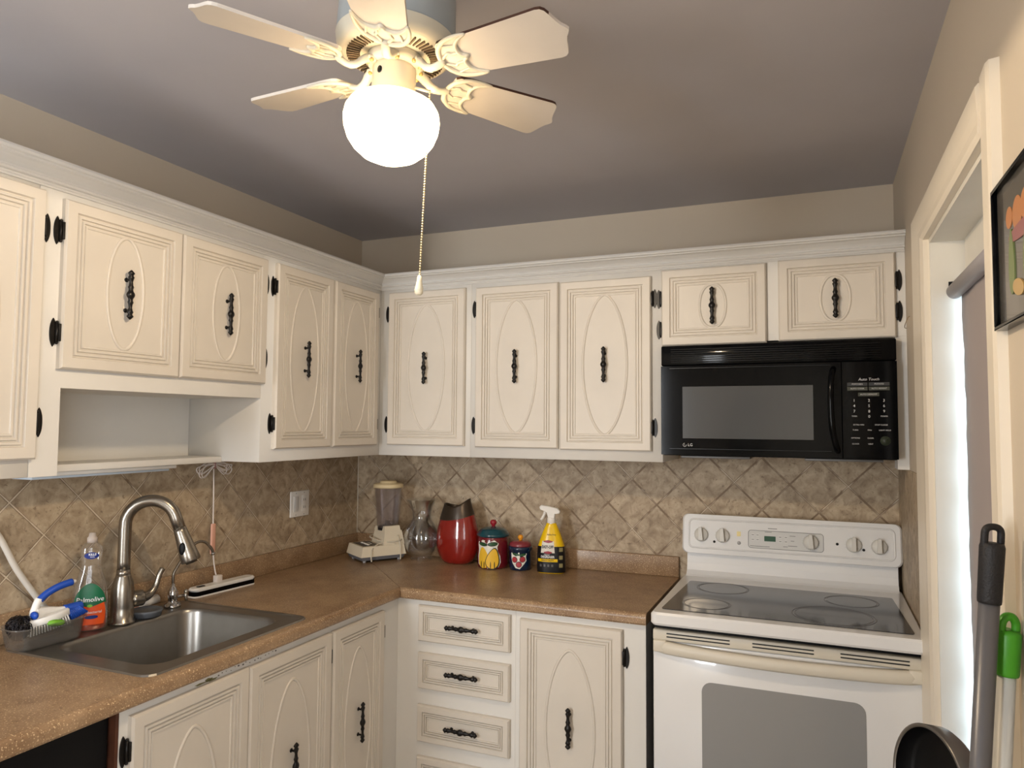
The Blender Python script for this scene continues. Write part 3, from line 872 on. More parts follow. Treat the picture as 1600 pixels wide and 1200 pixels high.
flat_decal(mb, dp, T, lambda t: (.070 + t * .012, -.039 * t, .039 * t), mat('label_green', (12, 96, 62), .4), out=.0009, nz=8)
flat_decal(mb, dp, T, lambda t: (.2065 + .020 * t, -.019 * math.sin(t * PI) ** .5, .019 * math.sin(t * PI) ** .5), mat('label_blue', (22, 44, 120), .4))
flat_decal(mb, dp, T, lambda t: (.037 + .010 * t, .000 - .012 * math.sin(t * PI) ** .5, .012 + .010 * math.sin(t * PI) ** .5), MATS['label_blue'], out=.0012, nz=8)
flat_decal(mb, dp, T, lambda t: (.070 + .009 * t, -.007 * math.sin(t * PI) ** .5, .007 * math.sin(t * PI) ** .5), mat('label_lime', (120, 190, 60), .4), out=.0012, nz=8)
wi = mat('label_white', (240, 240, 240), .4)
decal_text(mb, dp, T, 'Palmolive', .0185, 0, .092, wi, shear=.1, bold=.0001)
decal_text(mb, dp, T, 'Antibacterial', .0105, .004, .056, wi)
decal_text(mb, dp, T, 'KILLS', .0085, .002, .220, wi, bold=.0002); decal_text(mb, dp, T, '99.9%', .005, .002, .2125, wi)
mb.build('label', ds)
mb = MB(); mb.lathe([(.0135, .252), (.0135, .266), (.010, .270), (.008, .280), (0, .281)], cpos, mat('clear_cap', (226, 214, 205), .3, trans=.5), 20); mb.build('cap', ds)

# ------------------------------------------------------------------ tub with scrubbers
tbx, tby = .112, -1.632
tubm = glass_mat('cloudy_plastic', (.90, .90, .89), .6, .18, .12, (150, 146, 140))
mb = MB()
TA = Matrix.Translation((tbx, tby, ZC + .0032)) @ Matrix.Rotation(math.radians(-4), 4, 'Z')


def rr_loft(mb, specs, T, m, capb=True):
    R = []
    for hx, hy, r, z in specs: R.append([mb.bm.verts.new(T @ Vector((x, y, z))) for x, y in rrect(-hx, -hy, hx, hy, r, 6)])
    fs = [mb.bm.faces.new(R[0][::-1])] if capb else []
    for a, b in zip(R, R[1:]):
        for k in range(len(a)):
            j = (k + 1) % len(a); fs.append(mb.bm.faces.new((a[k], a[j], b[j], b[k])))
    mb._fin(fs, m, True); return R


rr_loft(mb, [(.040, .083, .028, 0), (.045, .088, .032, .006), (.0515, .097, .036, .056), (.056, .1015, .038, .057), (.056, .1015, .038, .0605), (.0515, .0975, .036, .0605), (.0500, .0955, .035, .056), (.043, .086, .031, .008), (.038, .080, .027, .003), (.001, .001, .0005, .003)], TA, tubm)
tag(mb.build('plastic_tub'), 'shallow cloudy plastic tub holding scrubbers on the back left sink corner', 'tub')
# scouring ball
mb = MB(); rng = random.Random(3)
for s_ in range(46):
    th = rng.uniform(0, 2 * PI); ph = math.acos(rng.uniform(-1, 1)); c = Vector((.112, -1.700, ZC + .062))
    r0 = rng.uniform(.022, .034); pts = []
    ax1 = Vector((math.sin(ph) * math.cos(th), math.sin(ph) * math.sin(th), math.cos(ph))); ax2 = ax1.orthogonal().normalized(); ax3 = ax1.cross(ax2)
    for k in range(26):
        t = k * .45; r = r0 * (1 + .12 * math.sin(t * 3.1 + s_)); pts.append(c + (ax2 * math.cos(t) + ax3 * math.sin(t)) * r * .9 + ax1 * .010 * math.sin(t * 1.7 + s_))
    mb.tube(pts, .0009, mat('scourer_steel', (52, 49, 50), .25, .9), 4)
tag(mb.build('scouring_pad'), 'black curly steel scouring ball at the left end of the plastic tub', 'scourer')
# scrub brush : frame along direction bd
bd = Vector((.16, 1, 0)).normalized(); bn = Vector((bd.y, -bd.x, 0))
BO = Vector((.122, -1.628, ZC + .049))
TB = Matrix((bd, bn, Vector((0, 0, 1)))).transposed().to_4x4() @ Matrix.Rotation(math.radians(-8), 4, 'Y'); TB.translation = BO
br = thing('scrub_brush', BO, 'white and blue scrub brush with an arched handle lying in the plastic tub', 'brush')
mb = MB()
head = [(-.060, 0), (-.052, .024), (-.020, .032), (.020, .030), (.048, .022), (.060, 0), (.048, -.022), (.020, -.030), (-.020, -.032), (-.052, -.024)]
mb.prism(head, .016, .036, white_plastic, T=TB, smooth=True, bev=.004)
np_ = [TB @ Vector(p) for p in ((-.030, 0, .034), (-.030, 0, .050), (-.024, 0, .066), (-.014, 0, .082))]
mb.tube(spline(np_, 5), [.022, .019, .016, .0135, .012, .0115, .011, .0105, .010, .010, .010, .010, .010, .010, .010, .010], white_plastic, 14)
mb.tube(spline([TB @ Vector(p) for p in ((-.028, 0, .046), (.0, 0, .044), (.030, 0, .038), (.054, 0, .034))], 5), [.016, .015, .014, .013, .012, .011, .010, .009, .008, .007, .006, .0055, .005, .0045, .004, .003], white_plastic, 12)
mb.tube([TB @ Vector((.072, 0, .100)), TB @ Vector((.084, 0, .100))], [.007, .004], white_plastic, 12)
mb.build('brush_body', br)
mb = MB(); mb.tube(spline([TB @ Vector(p) for p in ((-.016, 0, .076), (.002, 0, .088), (.030, 0, .097), (.056, 0, .100), (.076, 0, .100))], 5), [.007] + [.0098] * 19 + [.007], mat('brush_blue', (28, 74, 170), .45), 14)
mb.sphere(TB @ Vector((-.038, .016, .046)), .012, MATS['brush_blue'], sc=(1.2, .6, .9)); mb.build('grip', br)
mb = MB()
for i in range(15):
    for j in range(5):
        a = -.052 + i * .0066; b = -.019 + j * .0095
        b *= 1.25
        p0 = TB @ Vector((a, b, .021)); p1 = TB @ Vector((a * 1.10, b * 1.15, -.004)); mb.tube([p0, p1], [.0017, .0026], mat('white_bristle', (232, 230, 226), .6), 5)
for_b = mb.build('bristles', br)
mb = MB()
for i in range(8):
    for j in range(5):
        a = .056 + i * .0058; b = -.018 + j * .009
        mb.tube([TB @ Vector((.050 + i * .004, b * .7, .030)), TB @ Vector((a, b, .001 + .001 * i))], [.003, .0036], MATS['brush_blue'], 5)
mb.tube(spline([TB @ Vector(p) for p in ((.046, 0, .030), (.072, 0, .028), (.092, 0, .024))], 4), [.013] * 5 + [.014] * 3 + [.012], MATS['brush_blue'], 10)
mb.build('blue_bristle_tip', br)
mb = MB(); mb.tube(spline([TB @ Vector(p) for p in ((-.014, .030, .018), (.006, .033, .012), (.028, .034, .006))], 4), [.004, .007, .0085, .009, .009, .0085, .008, .006, .003], mat('green_plastic', (110, 168, 44), .4), 12)
tag(mb.build('green_scraper'), 'small lime green plastic handle poking from the front of the tub', 'scraper')

# grey round stopper
mb = MB(); mb.lathe([(.030, 0), (.043, .002), (.046, .014), (.048, .016), (.048, .021), (.043, .022), (.040, .018), (0, .018)], (.128, -1.315, ZC + .0030), mat('grey_rubber', (92, 96, 102), .5), 36)
tag(mb.build('sink_stopper'), 'grey round rubber sink stopper on the ledge right of the faucet body', 'stopper')
# pink and white tube
pt = thing('sponge_wand', (.05, -1.25, ZC), 'white and pink plastic wand lying behind the faucet lever', 'wand')
mb = MB(); mb.tube([(.052, -1.345, ZC + .013), (.052, -1.275, ZC + .014)], [.007, .008], mat('pink_plastic', (214, 160, 138), .4), 12); mb.build('handle', pt)
mb = MB(); mb.tube([(.052, -1.285, ZC + .013), (.050, -1.25, ZC + .020), (.048, -1.205, ZC + .026)], [.008, .011, .015], white_plastic, 16); mb.build('head', pt)

# white and black bar appliance
ba = thing('bag_sealer', (.075, -.93, ZC), 'long white bag sealer with a black stripe lying on the counter below the hanging cord', 'appliance')
a0 = Vector((.066, -1.085, ZC + .010)); a1 = Vector((.082, -.800, ZC + .008)); dx = (a1 - a0).normalized(); dn = Vector((dx.y, -dx.x, 0))
TS = Matrix((dx, dn, Vector((0, 0, 1)))).transposed().to_4x4(); TS.translation = a0
LN = (a1 - a0).length
mb = MB(); mb.prism(rrect(0, -.022, LN, .022, .016), -.009, -.002, white_plastic, T=TS, bev=.003); mb.prism(rrect(0.004, -.022, LN, .020, .016), .0115, .024, white_plastic, T=TS, bev=.005); mb.build('shell', ba)
mb = MB(); mb.prism(rrect(.003, -.020, LN - .002, .0225, .016), -.0025, .012, black_gloss, T=TS); mb.prism(rrect(.030, -.008, .062, .008, .006), .0235, .0255, black_matte, T=TS); mb.build('black_band', ba)

# hanging white charging cord with a bundle
hc = thing('hanging_cord', (.035, -.955, 1.36), 'white cord tied in a loose bow under the shelf, hanging down to the bag sealer', 'cord')
cm = mat('cord_white', (214, 204, 196), .5)
cx0 = .035
mb = MB(); mb.tube(spline([(cx0, -.962, 1.372), (cx0, -.958, 1.25), (cx0, -.956, 1.12), (cx0, -.950, 1.03), (.045, -.948, .975), (.058, -.948, .960)], 8), .0026, cm, 8); mb.build('cable', hc)
mb = MB()
for k in range(9):
    sgn = -1 if k % 2 else 1; L_ = .060 + .012 * (k % 3); dz = -.006 - .007 * (k % 4)
    mb.tube(spline([(cx0 + .001 * k, -.962, 1.372), (cx0 + .004, -.962 + sgn * L_ * .5, 1.380 - .002 * k), (cx0 + .005, -.962 + sgn * L_, 1.372 + dz), (cx0 + .004, -.962 + sgn * L_ * .75, 1.352 + dz), (cx0 + .001 * k, -.962, 1.368)], 6), .0022, cm, 6)
mb.tube([(cx0 + .004, -.962, 1.355), (cx0 + .004, -.962, 1.386)], .006, mat('cord_tie', (150, 110, 106), .6), 10); mb.build('cord_bundle', hc)
mb = MB(); mb.box((cx0 - .004, -.966, 1.045), (cx0 + .004, -.946, 1.155), mat('pink_tag', (226, 172, 150), .6), .003); mb.build('cord_sleeve', hc)
mb = MB(); mb.box((.046, -.962, .940), (.066, -.934, .970), cm, .003); mb.build('plug', hc)

# thick white hose against the wall at the left edge
mb = MB(); mb.tube(spline([(.030, -1.80, 1.372), (.028, -1.775, 1.30), (.028, -1.709, 1.209), (.030, -1.660, 1.115), (.032, -1.60, 1.025), (.036, -1.555, .965), (.045, -1.52, .932), (.048, -1.44, .928)], 8), .0082, mat('hose_white', (206, 200, 190), .45), 14)
tag(mb.build('white_hose'), 'thick white hose curving down the tiles behind the plastic tub', 'hose')

# wall plate
wp = thing('switch_plate', (.004, -.4415, 1.121), 'white two-gang wall plate with rocker switch and outlet on the tiles left of the corner', 'outlet')
mb = MB(); mb.box((.0042, -.503, 1.121), (.0105, -.381, 1.231), white_plastic, .003)
mb.build('plate', wp)
mb = MB(); mb.box((.0100, -.485, 1.141), (.0125, -.452, 1.211), white_plastic, .001); mb.box((.0125, -.480, 1.145), (.0150, -.457, 1.207), mat('switch_white', (214, 212, 208), .35), .002); mb.build('rocker', wp)
mb = MB(); mb.box((.0100, -.432, 1.141), (.0125, -.399, 1.211), white_plastic, .001)
for zc in (1.160, 1.192):
    for yy in (-.421, -.410): mb.box((.0124, yy - .001, zc - .005), (.0129, yy + .001, zc + .005), black_ink)
for yy in (-.4685, -.4155):
    for zc in (1.130, 1.222): mb.sphere((.0105, yy, zc), .002, grey_ink, 8, 6)
mb.build('socket', wp)

# ------------------------------------------------------------------ items on the back counter
# blender
bx, by = .247, -.152
bn_ = thing('blender', (bx, by, ZC), 'vintage cream blender with a clear jar and low front control box in the corner', 'blender')
RB = Matrix.Translation((bx, by, ZC)) @ Matrix.Rotation(math.radians(-33), 4, 'Z')
crm = mat('blender_cream', (226, 214, 190), .35)


def taper(mb, x0, x1, y0, y1, z0, z1, ins, m, T, insb=None):
    b = [mb.bm.verts.new(T @ Vector(p)) for p in ((x0, y0, z0), (x1, y0, z0), (x1, y1, z0), (x0, y1, z0))]
    i = ins; t = [mb.bm.verts.new(T @ Vector(p)) for p in ((x0 + i[0], y0 + i[1], z1), (x1 - i[2], y0 + i[1], z1), (x1 - i[2], y1 - i[3], z1), (x0 + i[0], y1 - i[3], z1))]
    fs = [mb.bm.faces.new(b[::-1]), mb.bm.faces.new(t)] + [mb.bm.faces.new((b[k], b[(k + 1) % 4], t[(k + 1) % 4], t[k])) for k in range(4)]
    mb._fin(fs, m)


mb = MB()
taper(mb, -.085, .085, -.140, .075, .026, .070, (.006, .010, .006, .008), crm, RB)
taper(mb, -.060, .074, -.030, .072, .069, .128, (.014, .010, .014, .008), crm, RB)
taper(mb, -.050, -.024, -.022, .058, .126, .142, (.006, .004, .004, .004), crm, RB); taper(mb, .034, .062, -.022, .058, .126, .150, (.006, .004, .006, .004), crm, RB)
mb.build('base', bn_)
mb = MB(); taper(mb, -.075, .075, -.130, .065, .010, .026, (-.006, -.006, -.006, -.006), mat('blender_grey', (110, 112, 118), .5), RB)
for sx_, sy_2 in ((-.062, -.115), (.062, -.115), (-.062, .05), (.062, .05)): mb.lathe([(.007, .0003), (.007, .012)], (sx_, sy_2, .0), mat('foot_grey', (178, 176, 176), .5), 12, T=RB)
mb.build('feet', bn_)
mb = MB(); TL = RB @ Matrix.Translation((0, -.078, .0702)); mb.box((-.066, -.040, 0), (.056, .036, .0012), mat('label_dark', (52, 44, 36), .35), T=TL)
q = [Vector((-.048 + i * .0026, -.006 + .0085 * math.sin(i * 1.25) * (1 if i % 7 else .3), .0022)) for i in range(36)]
mb.tube([TL @ p for p in q], .0014, mat('label_script', (232, 228, 216), .4), 5); mb.tube([TL @ Vector((-.030, .012, .0022)), TL @ Vector((-.005, .016, .0022)), TL @ Vector((.022, .013, .0022))], .0014, MATS['label_script'], 5)
mb.build('control_label', bn_)
mb = MB(); jt = RB @ Matrix.Translation((.004, .020, 0))
mb.lathe([(.044, .128), (.046, .140), (.036, .150), (.014, .152), (.012, .168), (0, .168)], (0, 0, 0), mat('blade_holder', (60, 56, 56), .3, .6), 28, T=jt)
for k in range(4):
    a = k * PI / 2 + .4; mb.tube([jt @ Vector((0, 0, .166)), jt @ Vector((.028 * math.cos(a), .028 * math.sin(a), .176 if k % 2 else .158))], [.004, .0015], chrome, 6)
mb.build('blade_assembly', bn_)
mb = MB(); mb.lathe([(.046, .140), (.048, .150), (.061, .315), (.062, .325), (.0590, .325), (.0580, .315), (.045, .152)], (0, 0, 0), glass_mat('jar_plastic', (.93, .90, .89), .7, .12, .10, (170, 160, 158)), 12, T=jt, cap=False, smooth=False)
mb.build('jar', bn_)
mb = MB(); mb.lathe([(.066, .318), (.068, .322), (.068, .333), (.062, .337), (.040, .338), (.038, .346), (.034, .349), (0, .349)], (0, 0, 0), mat('lid_cream', (226, 208, 168), .4), 36, T=jt); mb.build('lid', bn_)
mb = MB()
cw = spline([RB @ Vector(p) for p in ((.075, .030, .070), (.030, -.040, .088), (-.045, -.045, .096), (-.072, .010, .10), (-.03, .075, .095), (.045, .078, .09), (.082, .030, .085), (.060, -.040, .078), (.080, -.085, .060), (.090, -.095, .030), (.089, -.093, .006))], 8)
mb.tube(cw, .0032, mat('cord_beige', (206, 196, 176), .5), 8)
mb.tube(spline([RB @ Vector(p) for p in ((.068, .040, .110), (.088, .045, .060), (.090, .045, .004))], 6), .0028, MATS['cord_beige'], 8)
mb.build('cord', bn_)

# clear glass vase
mb = MB(); vo = [(.046, 0), (.048, .006), (.044, .016), (.050, .026), (.068, .050), (.078, .080), (.078, .110), (.070, .140), (.056, .163), (.045, .176), (.041, .190), (.044, .215), (.054, .245), (.068, .268), (.0715, .272)]
vi = [(r - .003, z) for r, z in vo[::-1]]; vi = [p for p in vi if p[1] > .02] + [(0.02, .018), (0, .018)]
mb.lathe(vo + vi, (.426, -.116, ZC), glass_mat('vase_glass', (.985, .99, .985), .8, .04), 40, cap=False)
tag(mb.build('glass_vase'), 'clear glass urn vase with a flared lip between the blender and the red vase', 'vase')

# red vase with slanted bronze rim
rv = thing('red_vase', (.608, -.11, ZC), 'tall glossy red ceramic vase with a slanted dark bronze neck', 'vase')
rp = [(.055, .040, 0), (.062, .046, .003), (.078, .056, .018), (.094, .064, .050), (.100, .067, .085), (.0995, .066, .120), (.094, .062, .155), (.085, .056, .190), (.076, .050, .220), (.068, .044, .245), (.060, .038, .270)]


def vz(u, t):  # height of band bottom and of rim across u in -1..1
    return .192 + .012 * u + .010 * u * u if t == 0 else .250 + .012 * u + .022 * u * u


rcen = Vector((.606, -.112, ZC)); red = mat('red_glaze', (132, 26, 20), .12, coat=.8); brz = mat('bronze_glaze', (66, 56, 46), .28, .5)


def vase_pt(u_ang, z, ins=0):
    a, b = interp(rp, z); return rcen + Vector(((a - ins) * math.cos(u_ang), (b - ins) * math.sin(u_ang), z))


mb = MB(); seg = 48; R = []
for i in range(22):
    ring = []
    for k in range(seg):
        a = 2 * PI * k / seg; zt = vz(math.cos(a), 0); f_ = (i / 21) ** 1.0
        ring.append(mb.bm.verts.new(vase_pt(a, zt * f_)))
    R.append(ring)
fs = [mb.bm.faces.new(R[0][::-1])] + [mb.bm.faces.new((a[k], a[(k + 1) % seg], b[(k + 1) % seg], b[k])) for a, b in zip(R, R[1:]) for k in range(seg)]
mb._fin(fs, red, True); mb.build('body', rv, recalc=True)
mb = MB(); R = []
for i in range(8):
    R.append([mb.bm.verts.new(vase_pt(2 * PI * k / seg, vz(math.cos(2 * PI * k / seg), 0) + (vz(math.cos(2 * PI * k / seg), 1) - vz(math.cos(2 * PI * k / seg), 0)) * i / 7, -.0006)) for k in range(seg)])
for i in range(8):
    R.append([mb.bm.verts.new(vase_pt(2 * PI * k / seg, vz(math.cos(2 * PI * k / seg), 1) - (.10) * i / 7, .004)) for k in range(seg)])
fs = [mb.bm.faces.new((a[k], a[(k + 1) % seg], b[(k + 1) % seg], b[k])) for a, b in zip(R, R[1:]) for k in range(seg)] + [mb.bm.faces.new(R[-1])]
mb._fin(fs, brz, True); mb.build('neck', rv)


# fruit canisters
def cyl_pt(c, r, a, z): return Vector(c) + Vector((r * math.sin(a), -r * math.cos(a), z))


def cyl_patch(mb, c, r, pts, m, facing, out):
    """closed outline (angle offset in metres, z) wrapped on a cylinder, filled as a fan strip"""
    n = len(pts); cx = sum(p[0] for p in pts) / n; cz_ = sum(p[1] for p in pts) / n
    prev = None; layers = []
    for f in (0.02, .35, .7, 1.0):
        layers.append([mb.bm.verts.new(cyl_pt(c, r + out, facing + (cx + (p[0] - cx) * f) / r, cz_ + (p[1] - cz_) * f)) for p in pts])
    fs = [mb.bm.faces.new(layers[0])]
    for a, b in zip(layers, layers[1:]):
        for k in range(n): fs.append(mb.bm.faces.new((a[k], a[(k + 1) % n], b[(k + 1) % n], b[k])))
    mb._fin(fs, m, True)


def blob(cx, cz_, rx, rz, n=20, rot=0, pear=0):
    o = []
    for k in range(n):
        t = 2 * PI * k / n; x = rx * math.cos(t) * (1 - pear * math.sin(t)); z = rz * math.sin(t)
        o.append((cx + x * math.cos(rot) - z * math.sin(rot), cz_ + x * math.sin(rot) + z * math.cos(rot)))
    return o


cc = Vector((.784, -.125, ZC)); fa = math.radians(24)
k1 = thing('fruit_canister', cc, 'large dark red canister with a painted yellow pear, teal lid and red knob', 'canister', 'painted fruit canisters')
maroon = mat('maroon_glaze', (108, 22, 32), .2, coat=.6); teal = mat('teal_glaze', (18, 66, 76), .18, coat=.7)
mb = MB(); mb.lathe([(.060, 0), (.0655, .004), (.067, .02), (.067, .115), (.065, .128), (.062, .134)], cc, maroon, 44); mb.build('body', k1)
mb = MB()
white_g = mat('patch_white', (232, 228, 216), .3); yel = mat('pear_yellow', (238, 190, 56), .3); grn = mat('leaf_green', (44, 84, 50), .3); dk = mat('outline_dark', (34, 30, 26), .4)
cyl_patch(mb, cc, .067, [(-.058, .112), (-.030, .122), (0, .114), (.022, .122), (.040, .108), (.034, .094), (.036, .078), (.047, .055), (.050, .030), (.040, .010), (.0, .004), (-.040, .006), (-.058, .020), (-.062, .050), (-.056, .080), (-.060, .098)], white_g, fa - .25, .0008)
cyl_patch(mb, cc, .067, blob(-.028, .048, .026, .044, pear=.35, rot=.1), yel, fa - .25, .0016)
cyl_patch(mb, cc, .067, blob(.016, .046, .029, .046, pear=.4, rot=-.18), dk, fa - .25, .0020)
cyl_patch(mb, cc, .067, blob(.015, .046, .025, .042, pear=.4, rot=-.18), yel, fa - .25, .0026)
cyl_patch(mb, cc, .067, blob(-.030, .104, .022, .008, rot=-.1), dk, fa - .25, .0022); cyl_patch(mb, cc, .067, blob(.014, .106, .022, .009, rot=.1), dk, fa - .25, .0022)
cyl_patch(mb, cc, .067, blob(-.030, .104, .018, .005, rot=-.1), grn, fa - .25, .0030); cyl_patch(mb, cc, .067, blob(.014, .106, .018, .006, rot=.1), grn, fa - .25, .0030)
for du in (-.036, -.022, .006, .022): cyl_patch(mb, cc, .067, blob(du, .018, .0018, .016), dk, fa - .25, .0034)
mb.build('pear_motif', k1)
mb = MB(); mb.lathe([(.060, .130), (.0705, .133), (.072, .140), (.070, .145), (.062, .150), (.061, .155), (.050, .163), (.030, .170), (.012, .173), (0, .173)], cc, teal, 44); ld = mb.build('lid', k1)
mb = MB(); mb.lathe([(.008, .170), (.008, .177), (.014, .184), (.0145, .191), (.010, .199), (0, .201)], cc, mat('knob_red', (150, 30, 44), .2, coat=.6), 24); mb.build('knob', ld)
c2_ = Vector((.909, -.122, ZC))
k2 = thing('fruit_canister', c2_, 'small navy canister with painted cherries, maroon lid and orange knob', 'canister', 'painted fruit canisters')
navy = mat('navy_glaze', (18, 36, 62), .2, coat=.6)
mb = MB(); mb.lathe([(.043, 0), (.0465, .004), (.047, .02), (.047, .078), (.052, .084), (.052, .094), (.048, .098)], c2_, navy, 40); mb.build('body', k2)
mb = MB()
fb = fa - .18
cyl_patch(mb, c2_, .047, [(-.036, .074), (0, .076), (.034, .072), (.030, .058), (.033, .042), (.020, .026), (.004, .008), (-.014, .012), (-.028, .030), (-.035, .050)], white_g, fb, .0008)
for a_, z_ in ((-.018, .046), (.015, .048), (0, .027)):
    cyl_patch(mb, c2_, .047, blob(a_, z_, .0125, .0125), dk, fb, .0016 + .0006 * (z_ < .03)); cyl_patch(mb, c2_, .047, blob(a_, z_, .0105, .0105), mat('cherry_red', (176, 56, 66), .3), fb, .0026 + .0006 * (z_ < .03))
cyl_patch(mb, c2_, .047, blob(-.012, .068, .016, .005, rot=-.15), grn, fb, .0020); cyl_patch(mb, c2_, .047, blob(.016, .067, .014, .005, rot=.15), grn, fb, .0020)
mb.build('cherry_motif', k2)
mb = MB(); mb.lathe([(.047, .097), (.048, .102), (.044, .112), (.034, .119), (.012, .121), (0, .121)], c2_, mat('rose_glaze', (132, 50, 58), .25, coat=.5), 40); ld = mb.build('lid', k2)
mb = MB(); mb.lathe([(.006, .119), (.007, .124), (.011, .130), (.011, .138), (.006, .143), (0, .144)], c2_, mat('knob_orange', (236, 158, 40), .3), 24); mb.build('knob', ld)

# degreaser spray bottle
sc_ = Vector((1.052, -.135, ZC)); sa = math.radians(12)
sb = thing('spray_bottle', sc_, 'yellow and black degreaser spray bottle with a white trigger head', 'bottle')
spf = [(.052, .026, 0), (.058, .030, .004), (.059, .031, .02), (.058, .031, .075), (.055, .030, .110), (.048, .027, .132), (.036, .022, .165), (.026, .018, .188), (.0215, .0165, .197), (.020, .0165, .203)]
yb = mat('bottle_yellow', (238, 196, 16), .25)
mb = MB(); T = flat_bottle(mb, spf, sc_, yb, sa); mb.build('bottle', sb)
mb = MB(); bk = mat('label_black', (18, 18, 22), .3)
bpf = [(a + .0006, b + .0006, z) for a, b, z in spf if z <= .112 and z > 0] 
flat_bottle(mb, bpf, sc_, bk, sa, cap=False)
flat_decal(mb, spf, T, lambda t: (.084 + .048 * t, -.040 + .006 * t, .018 - .004 * t), mat('label_cream', (226, 220, 208), .4), out=.0014)
flat_decal(mb, spf, T, lambda t: (.048 + .012 * t, -.052, .030), yb, out=.0014, nz=4)
flat_decal(mb, spf, T, lambda t: (.124 + .012 * t, -.010 - .020 * math.sin(t * PI), -.010 + .020 * math.sin(t * PI)), mat('label_red', (150, 24, 40), .4), out=.0018, nz=8)
flat_decal(mb, spf, T, lambda t: (.080 + .012 * t, -.010 - .018 * math.sin(t * PI), -.010 + .018 * math.sin(t * PI)), MATS['label_red'], out=.0018, nz=8)
decal_text(mb, spf, T, 'EASY-OFF', .0165, -.011, .108, black_ink, out=.002, bold=.0006, sx=.68)
decal_text(mb, spf, T, 'DEGREASER', .0125, -.011, .068, wi, out=.002, bold=.0003, sx=.85); decal_text(mb, spf, T, 'HEAVY DUTY', .0085, -.011, .054, black_ink, out=.002, bold=.0002)
decal_text(mb, spf, T, 'cleaner', .0085, -.014, .077, wi, out=.002)
for k in range(3): flat_decal(mb, spf, T, lambda t, k=k: (.026 + .032 * k + .016 * t, .036, .050), mat('icon_grey', (150, 140, 96), .4), out=.0014, nz=3, nu=4)
for k in range(4): flat_decal(mb, spf, T, lambda t, k=k: (.028 + .010 * t, -.044 + .016 * k, -.036 + .016 * k), mat('icon_dim', (96, 92, 90), .4), out=.0014, nz=3, nu=3)
decal_text(mb, spf, T, 'fume free', .0095, .004, .158, black_ink, out=.0014)
mb.build('label', sb)
mb = MB(); TR = Matrix.Translation(sc_) @ Matrix.Rotation(sa, 4, 'Z')
mb.lathe([(.0165, .200), (.0175, .202), (.0175, .222), (.0145, .226)], (0, 0, 0), white_plastic, 24, T=TR)
sh_ = [(-.012, .222), (.014, .222), (.016, .240), (.034, .243), (.037, .252), (.026, .264), (-.010, .272), (-.042, .276), (-.050, .268), (-.047, .258), (-.030, .252), (-.020, .245)]
TP = TR @ Matrix(((1, 0, 0, 0), (0, 0, 1, 0), (0, 1, 0, 0), (0, 0, 0, 1)))
mb.prism(sh_, -.011, .011, white_plastic, T=TP, bev=.003); th = mb.build('trigger_head', sb)
mb = MB(); mb.tube(spline([TR @ Vector(p) for p in ((-.026, 0, .254), (-.030, 0, .238), (-.038, 0, .222), (-.045, 0, .214))], 4), [.006] * 9 + [.005] * 3 + [.003], white_plastic, 10); mb.build('trigger', th)

# ------------------------------------------------------------------ microwave
MX0, MX1, MF, MZ0, MZ1 = 1.5575, 2.3145, -.383, 1.416, 1.810
mw = thing('microwave', ((MX0 + MX1) / 2, -.2, MZ0), 'black over-the-range microwave mounted under the short cabinet', 'microwave')
mb = MB(); mb.box((MX0, -.345, MZ0), (MX1, -.0045, MZ1), black_matte, .004); mb.build('body', mw)
mb = MB(); mb.box((MX0 + .06, -.33, MZ0 - .009), (MX0 + .30, -.08, MZ0 - .0005), mat('filter_grey', (120, 118, 116), .5, .5), .002); mb.box((MX1 - .28, -.33, MZ0 - .009), (MX1 - .04, -.08, MZ0 - .0005), MATS['filter_grey'], .002); mb.build('grease_filter', mw)
mb = MB(); mb.box((MX0, MF + .004, 1.7385), (MX1, -.3455, MZ1), black_gloss, .004)
for k in range(7):
    z = 1.749 + k * .0075; mb.box((MX0 + .035, MF - .001, z), (MX1 - .045, MF + .005, z + .0038), black_matte, .0008)
mb.build('vent_grille', mw)
# door: gently bowed front
DX1 = 2.150


def bowed(mb, x0, x1, z0, z1, y, bulge, m, n=16, th=.03, c0=None, c1=None):
    c0 = x0 if c0 is None else c0; c1 = x1 if c1 is None else c1
    f = lambda x: y - bulge * (1 - ((2 * (x - c0) / (c1 - c0)) - 1) ** 2)
    poly = [(x0 + (x1 - x0) * k / n, f(x0 + (x1 - x0) * k / n)) for k in range(n + 1)] + [(x1, y + th), (x0, y + th)]
    mb.prism(poly, z0, z1, m)


mb = MB(); bowed(mb, MX0, DX1, MZ0 + .004, 1.7365, MF, .003, black_gloss, th=.037, c0=MX0, c1=MX1)
dr = mb.build('door', mw)
mb = MB()
wn_m = mat('mw_window', (74, 76, 78), .12, spec=.5)
f = lambda x: MF - .003 * (1 - ((2 * (x - MX0) / (MX1 - MX0)) - 1) ** 2)
mb.box((1.590, 0, 0), (1.591, .001, .001), black_gloss)
vs = []
mb.bm.clear()
P2 = rrect(1.634, 1.478, 2.064, 1.662, .008, 4)
for x, z in P2: vs.append(mb.bm.verts.new((x + (.006 if x > 2.0 and 1.49 < z < 1.65 else 0), f(x) - .0006, z)))
